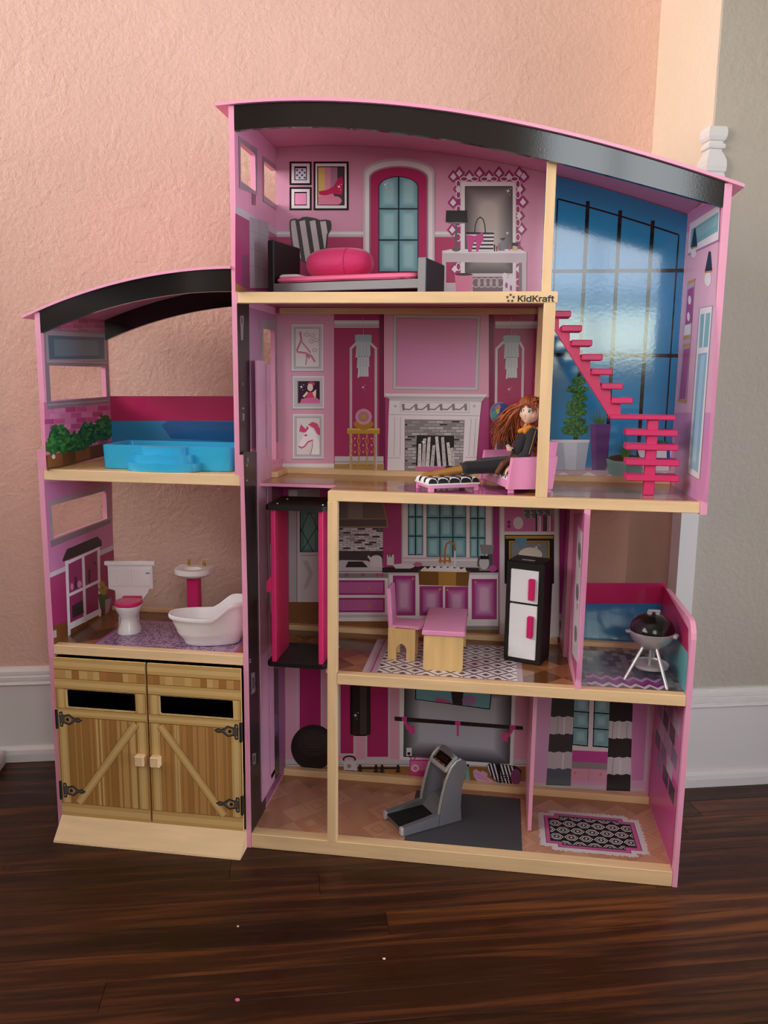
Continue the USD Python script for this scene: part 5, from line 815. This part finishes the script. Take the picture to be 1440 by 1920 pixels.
cnl = lambda m: mv(rot(m, -42, (0, 1, 0)), .111, 0, .114)
co = obj('control_panel', cnl(cat(bx(-.019, .019, -.030, .030, -.004, .004, .0025))), 'pale_grey_plastic', tm); obj('panel_hood', cnl(loft([sup(.007, .024, .002, 3, cx=.016), sup(.006, .022, .008, 3, cx=.016)])), 'grey_plastic', tm, 40)
obj('screen', cnl(ext(rrect(-.011, -.024, .0095, .023, .002), .0040, .0046, 'z')), 'black_plastic', co)
g = np.random.default_rng(21)
for i in range(10):
    y_ = -.021 + i * .0045; obj('button', cnl(bx(-.0098, -.0078, y_, y_ + .0026, .0046, .0052)), ['printed_green', 'printed_red', 'printed_amber'][g.integers(3)], co)
for i in range(4): obj('button', cnl(bx(-.005 + i * .0035, -.003 + i * .0035, .0195, .0220, .0046, .0052)), 'printed_green' if i % 2 else 'printed_amber', co)
obj('digits', cnl(cat([bx(-.002 + (k % 2) * .0045, -.0008 + (k % 2) * .0045, -.018 + k * .003, -.0162 + k * .003, .0046, .005) for k in range(9)])), 'printed_red', co, kind='stuff')
# ---- armchair and footstool with black and white cushions
def ink_cushion(name, w, d, h, parent, z0, per, dx=0, dy=0):
    nx, ny = int(w / .0007), int(d / .0007); X, Y_ = np.meshgrid(np.linspace(-1, 1, nx), np.linspace(-1, 1, ny), indexing='ij')
    e = np.clip((1 - np.abs(X)) * w / 2 / .006, 0, 1) * np.clip((1 - np.abs(Y_)) * d / 2 / .006, 0, 1); Zt = z0 + h * .25 + h * .75 * np.sqrt(1 - (1 - e) ** 2)
    V = np.stack([X * w / 2 + dx, Y_ * d / 2 + dy, Zt], -1).reshape(-1, 3); idx = np.arange(nx * ny).reshape(nx, ny)
    F = np.vstack([np.stack([idx[:-1, :-1], idx[1:, :-1], idx[1:, 1:]], -1).reshape(-1, 3), np.stack([idx[:-1, :-1], idx[1:, 1:], idx[:-1, 1:]], -1).reshape(-1, 3)])
    u, v = V[:, 0] - dx, V[:, 1] - dy; cnt = np.zeros(len(V)); R = per * .70
    for i in range(-9, 10):
        for j in range(-9, 10): cnt += (np.hypot(u - i * per, v - j * per) < R)
    white = cnt < 2
    c = np.where(white[:, None], col('f4f0f2'), col('17151a'))
    bt = bx(-w / 2 + dx, w / 2 + dx, -d / 2 + dy, d / 2 + dy, z0, z0 + h * .27); n = len(V)
    o = obj(name, (np.vstack([V, bt.vertices]), np.vstack([F, bt.faces + n])), 'printed_matte', parent)
    UsdGeom.PrimvarsAPI(o).CreatePrimvar('ink', Sdf.ValueTypeNames.Color3fArray, 'vertex').Set(Vt.Vec3fArray.FromNumpy(np.vstack([c, np.tile(col('e8e4e6'), (8, 1))]).astype(np.float32)))
ac = thing('toy_armchair', 'low pink toy armchair with slanted arms behind the pine post', 'toy armchair', (.8335, .0330, ZL + .0002), 19.5)
armp = lambda: Polygon([(.000, .007), (.081, .007), (.088, .0625), (.0075, .0605)])
for y in (0, .146): obj('arm', ext(armp(), y, y + .012), 'chair_pink', ac)
obj('seat', bx(.004, .084, .012, .146, .007, .0205, .001), 'chair_pink', ac); obj('backrest', ext(Polygon([(.072, .0205), (.084, .0205), (.0925, .0865), (.0805, .0865)]), .0125, .1455), 'chair_pink', ac)
for x, y in ((.004, .003), (.072, .003), (.004, .147), (.072, .147)): obj('foot', bx(x, x + .008, y, y + .008, 0, .0073), 'chair_pink', ac)
seatc = thing('seat_cushion', 'black and white patterned seat cushion in the pink toy armchair', 'cushion', (.8335, .0330, ZL + .0002), 19.5); ink_cushion('pad', .066, .130, .009, seatc, .0207, .019, .039, .079)
fs = thing('toy_footstool', 'pink toy footstool base under a black and white cushion on the living room floor', 'toy footstool', (.7285, .0668, ZL + .0002), 28)
obj('base', bx(-.046, .046, -.031, .031, .006, .012, .001), 'chair_pink', fs)
for sx in (-1, 1):
    for sy in (-1, 1): obj('foot', bx(sx * .042 - .004, sx * .042 + .004, sy * .027 - .004, sy * .027 + .004, 0, .0063), 'chair_pink', fs)
fc = thing('footstool_cushion', 'black and white petal patterned cushion lying on the pink toy footstool', 'cushion', (.7285, .0668, ZL + .0002 + .0118), 28); ink_cushion('pad', .096, .064, .0115, fc, 0, .0215)
# ---- the reclining doll
def bones(segs, res=.0016, it=8):
    M = m3.Manifold()
    for seg in segs:
        M = M + m3.Manifold.batch_hull([m3.Manifold.sphere(r, 20).translate(list(map(float, p))) for p, r in seg])
    M = M.refine_to_length(res); t = man2t(M); t.merge_vertices(); trimesh.smoothing.filter_taubin(t, iterations=it); return t
dl = thing('doll', 'fashion doll with long auburn hair and dark clothes lounging in the pink armchair, legs outstretched', 'doll')
HC = np.array([.8675, .090, .8155]); NB = np.array([.8630, .094, .7890])
hipR, hipL = np.array([.843, .090, .7215]), np.array([.846, .116, .7215]); ch_ = np.array([.8605, .1000, .7660]); wa = np.array([.852, .102, .7420])
shR, shL = np.array([.8735, .080, .7790]), np.array([.8490, .116, .7790]); elR, elL = np.array([.8640, .0640, .7440]), np.array([.8290, .125, .7560])
wrR, wrL = np.array([.8370, .0590, .7195]), np.array([.8330, .096, .7515])
knR, knL = np.array([.7760, .078, .7165]), np.array([.7900, .116, .7190]); anR, anL = np.array([.7080, .064, .7050]), np.array([.7440, .122, .7060])
body = [((wa, .0115), (ch_, .0125)), ((ch_, .0125), (NB - [0, 0, .006], .0065)), ((ch_ + [.008, -.012, .008], .0075), (ch_ + [-.008, .012, .008], .0075)), ((NB, .0048), (HC - [0, 0, .012], .0048)), ((wa, .0115), (hipR, .0115), (hipL, .0115)),
    ((hipR, .0112), (knR, .0080)), ((knR, .0080), (anR, .0048)), ((anR, .0046), (anR + [-.018, -.006, -.0035], .0036)), ((hipL, .0112), (knL, .0080)), ((knL, .0080), (anL, .0048)), ((anL, .0046), (anL + [-.018, .002, .0030], .0036)),
    ((shR, .0062), (elR, .0048)), ((elR, .0048), (wrR, .0034)), ((shL, .0062), (elL, .0048)), ((elL, .0048), (wrL, .0034))]
fd = np.array([-.52, -.85, -.02]); fd /= np.linalg.norm(fd); fr_ = np.cross(fd, [0, 0, 1]); fr_ /= np.linalg.norm(fr_); fu = np.cross(fr_, fd)      # face direction, its right-hand side, up
def fp_(a, b, c): return HC + fr_ * a + fd * b + fu * c
body += [((HC + fu * .004 - fd * .003, .0185), (fp_(0, .002, -.006), .0155)), ((fp_(0, .004, -.006), .0140), (fp_(0, .0085, -.0150), .0066)), ((fp_(.0095, .0055, -.006), .0070), (fp_(-.0095, .0055, -.006), .0070)), ((fp_(0, .0155, -.002), .0012), (fp_(0, .0185, -.0065), .0015)), ((fp_(-.0035, .0135, -.0120), .0013), (fp_(.0035, .0135, -.0120), .0013)), ((fp_(.0178, -.003, -.003), .0032), (fp_(.0180, -.003, -.007), .0022)), ((fp_(-.0178, -.003, -.003), .0032), (fp_(-.0180, -.003, -.007), .0022))]
def hand(w, e, side):
    d = (w - e) / np.linalg.norm(w - e); s = np.cross(d, [0, 0, 1.0]); s /= np.linalg.norm(s); n = np.cross(s, d); o = [((w, .0033), (w + d * .006 + s * .0022, .0026), (w + d * .006 - s * .0022, .0026))]
    for k, (a, L) in enumerate(((-.0032, .0070), (-.0011, .0082), (.0011, .0078), (.0032, .0062))):
        b0 = w + d * .0065 + s * a; m_ = b0 + d * L * .55 - n * .0010; o += [((b0, .00125), (m_, .00115)), ((m_, .00115), (m_ + d * L * .42 - n * .0020, .0009))]
    t0 = w + d * .002 + s * .0030 * side; o += [((t0, .0014), (t0 + d * .0035 + s * .0028 * side, .00125)), ((t0 + d * .0035 + s * .0028 * side, .00125), (t0 + d * .0065 + s * .0035 * side, .0010))]
    return o
body += hand(wrR, elR, 1) + hand(wrL, elL, -1)
bdy = obj('body', bones(body, .0012, 6), 'skin', dl, True)
eye = lambda s: fp_(s * .0068, .0153, .0005)
for s in (-1, 1):
    q = eye(s); nrm = fd * .9 + fr_ * s * .38
    def disc(r, a, off, sx=1.0):
        m_ = ball((0, 0, 0), (r * sx, r * .28, r), 2); Rm = np.eye(4); x = np.cross(nrm, fu); x /= np.linalg.norm(x); Rm[:3, 0], Rm[:3, 1], Rm[:3, 2] = x, nrm / np.linalg.norm(nrm), fu; m_.apply_transform(Rm); m_.apply_translation(q + nrm * off); return m_
    ey = obj('eye', disc(.0030, 0, .0002, 1.25), 'white_plastic', dl, True); obj('iris', disc(.0021, 0, .0009), 'eye_blue', ey, True); obj('pupil', disc(.0011, 0, .0015), 'black_plastic', ey, True)
    obj('eyelid_line', tube([q + nrm * .0006 + fr_ * a * .0042 + fu * (.0030 - .0022 * a * a) for a in np.linspace(-1, 1, 9)], .0006, 6), 'black_paint', dl, True); obj('eyebrow', tube([fp_(s * (.0040 + .0052 * a), .0166 - .0034 * a * a, .0072 + .0016 * a - .0022 * a * a) for a in np.linspace(0, 1, 7)], .0007, 6), 'brown_cloth', dl, True)
Rl = np.eye(4); Rl[:3, 0], Rl[:3, 1], Rl[:3, 2] = fr_, fd, fu
def lip(a, b, c, rx, ry, rz): m_ = ball((0, 0, 0), (rx, ry, rz), 2); m_.apply_transform(Rl); m_.apply_translation(fp_(a, b, c)); return m_
obj('lips', cat(lip(-.0014, .0152, -.0103, .0022, .0016, .0009), lip(.0014, .0152, -.0103, .0022, .0016, .0009), lip(0, .0150, -.0117, .0026, .0018, .0010)), 'lip_pink', dl, True)
kt = lambda a, b, t: a + (b - a) * t
obj('top', bones([((wa, .0145), (ch_, .0158)), ((ch_, .0158), (kt(ch_, NB, .55), .0102)), ((ch_ + [.0085, -.0125, .0085], .0086), (ch_ + [-.0085, .0125, .0085], .0086)), ((shR, .0088), (elR, .0082)), ((elR, .0082), (kt(elR, wrR, .80), .0066)), ((shL, .0088), (elL, .0080)), ((elL, .0080), (kt(elL, wrL, .55), .0060)), ((wa, .0128), (hipR + [0, 0, .002], .0125), (hipL + [0, 0, .002], .0125))], .0015, 6), 'black_velvet', dl, True)
obj('trousers', bones([((hipR, .0150), (hipL, .0145)), ((hipR, .0150), (knR, .0118)), ((knR, .0118), (kt(knR, anR, .20) + [0, 0, .001], .0124)), ((hipL, .0145), (knL, .0110)), ((knL, .0110), (kt(knL, anL, .6), .0085))], .0015, 6), 'black_velvet', dl, True)
obj('boot', bones([((kt(knR, anR, .12), .0080), (kt(knR, anR, .5), .0072)), ((kt(knR, anR, .5), .0072), (anR, .0058)), ((anR, .0058), (anR + [-.020, -.007, -.0030], .0042)), ((anR + [.003, 0, -.001], .0055), (anR, .0058))], .0014, 6), 'tan_leather', dl, True)
obj('boot', bones([((kt(knL, anL, .55), .0075), (anL, .0060)), ((anL, .0060), (anL + [-.019, .002, .0032], .0044))], .0014, 6), 'black_velvet', dl, True)
obj('sash', bones([((wa + [-.006, -.015, -.008], .0060), (kt(hipR, knR, .28) + [0, -.0125, .004], .0056)), ((kt(hipR, knR, .28) + [0, -.0125, .004], .0056), (kt(hipR, knR, .42) + [0, -.0130, -.010], .0044)), ((kt(hipR, knR, .12) + [0, -.0145, -.002], .0042), (kt(hipR, knR, .22) + [0, -.0145, -.014], .0040))], .0014, 5), 'brown_cloth', dl, True)
obj('coat_tail', bones([((kt(hipL, knL, .2) + [0, .004, .006], .006), (kt(knL, anL, .3) + [0, -.012, .002], .0045)), ((kt(knL, anL, .3) + [0, -.012, .002], .0045), (kt(knR, anR, .62) + [.01, .014, .001], .003))], .0016, 5), 'tan_leather', dl, True)
obj('collar', bones([((kt(ch_, NB, .62) + [0, -.006, 0], .0066), (kt(ch_, NB, .95), .0062)), ((kt(ch_, NB, .75) + [-.0105, -.004, -.003], .0045), (kt(ch_, NB, .85) + [.006, -.006, .002], .0050))], .0014, 5), 'orange_cloth', dl, True)
obj('piping', tube([kt(shR, elR, t) + np.array([.0040, -.0080, .0018]) for t in np.linspace(-.05, 1.05, 9)], .0009, 6), 'tan_leather', dl, True)
g = np.random.default_rng(31); strands = []
hb = bones([((HC + fu * .0060 - fd * .0062, .0200), (HC + fu * .0035 - fd * .0085, .0192)), ((HC - fd * .010, .0170), (HC - fd * .010 - [0, 0, .018], .0125))], .0016, 4); strands.append(hb)
def lock(p0, p1, p2, p3, r):
    t = np.linspace(0, 1, 12)[:, None]; P = (1 - t) ** 3 * p0 + 3 * (1 - t) ** 2 * t * p1 + 3 * (1 - t) * t ** 2 * p2 + t ** 3 * p3
    P = P + (np.sin(t * g.uniform(8, 14) + g.uniform(0, 6)) * .0020 * t) * g.normal(size=3); tt = t[:, 0]; return tube(P, r * (np.sqrt(1.02 - tt) * (.6 + .8 * np.sin(np.pi * np.clip(tt + .15, 0, 1)))) + .0002, 6)
hm = [HC + np.array([-.004, .006, .010]), HC + np.array([-.022, .018, -.004]), np.array([.832, .118, .790]), np.array([.816, .120, .772]), np.array([.830, .122, .762]), np.array([.850, .122, .770])]
strands.append(bones([((hm[0], .0165), (hm[1], .0110)), ((hm[1], .0110), (hm[2], .0110), (hm[5], .0075)), ((hm[2], .0100), (hm[3], .0050)), ((hm[2], .0105), (hm[4], .0060)), ((hm[5], .0070), (hm[4], .0050)), ((HC + fr_ * .014 - fd * .006, .0085), (HC + fr_ * .018 - fd * .004 - [0, 0, .022], .0070)), ((HC + fr_ * .018 - fd * .004 - [0, 0, .022], .0070), (np.array([.888, .092, .758]), .0045))], .0018, 4))
for i in range(330):
    a = g.uniform(-1, 1)
    if i < 240:      # swept to the far left side and down
        q = g.uniform(); e = np.array([.797 + .058 * g.uniform() ** .8, g.uniform(.094, .138), 0]); e[2] = g.uniform(.748, .790) - max(0, .812 - e[0]) * .4
        mid = HC + np.array([-.020 - g.uniform(0, .010), g.uniform(.0, .026), g.uniform(-.002, .010)]); mid2 = kt(mid, e, .55) + np.array([-.006, -.004 * (q > .5), .008]) + g.normal(size=3) * .003
        s0 = HC + fu * g.uniform(.010, .0225) - fr_ * g.uniform(-.004, .018) - fd * g.uniform(-.006, .014)
        strands.append(lock(s0, mid + [0, 0, .007], mid2, e, g.uniform(.0011, .0026)))
    else:            # down behind the near shoulder
        e = np.array([g.uniform(.876, .898), g.uniform(.072, .108), g.uniform(.728, .772)]); s0 = HC + fu * g.uniform(.010, .0225) + fr_ * g.uniform(.002, .017) - fd * g.uniform(-.005, .014)
        strands.append(lock(s0, HC + fr_ * .0225 - fd * .003 + [0, 0, .002], kt(HC + fr_ * .021, e, .6), e, g.uniform(.0012, .0024)))
for i in range(34):  # fringe swept over the forehead
    a = i / 33 * 2 - 1; s0 = HC + fu * .0235 - fd * .001 + fr_ * .003; e = fp_(a * .0180, .0160 - 26 * (a * .0180) ** 2, .0090 - abs(a) * .010); strands.append(lock(s0, s0 + fr_ * a * .008 + fd * .009 + fu * .002, kt(s0, e, .7) + fd * .006 + fr_ * a * .003 + fu * .005, e, .0019))
obj('hair', cat(strands), 'auburn_hair', dl, True, kind='stuff')
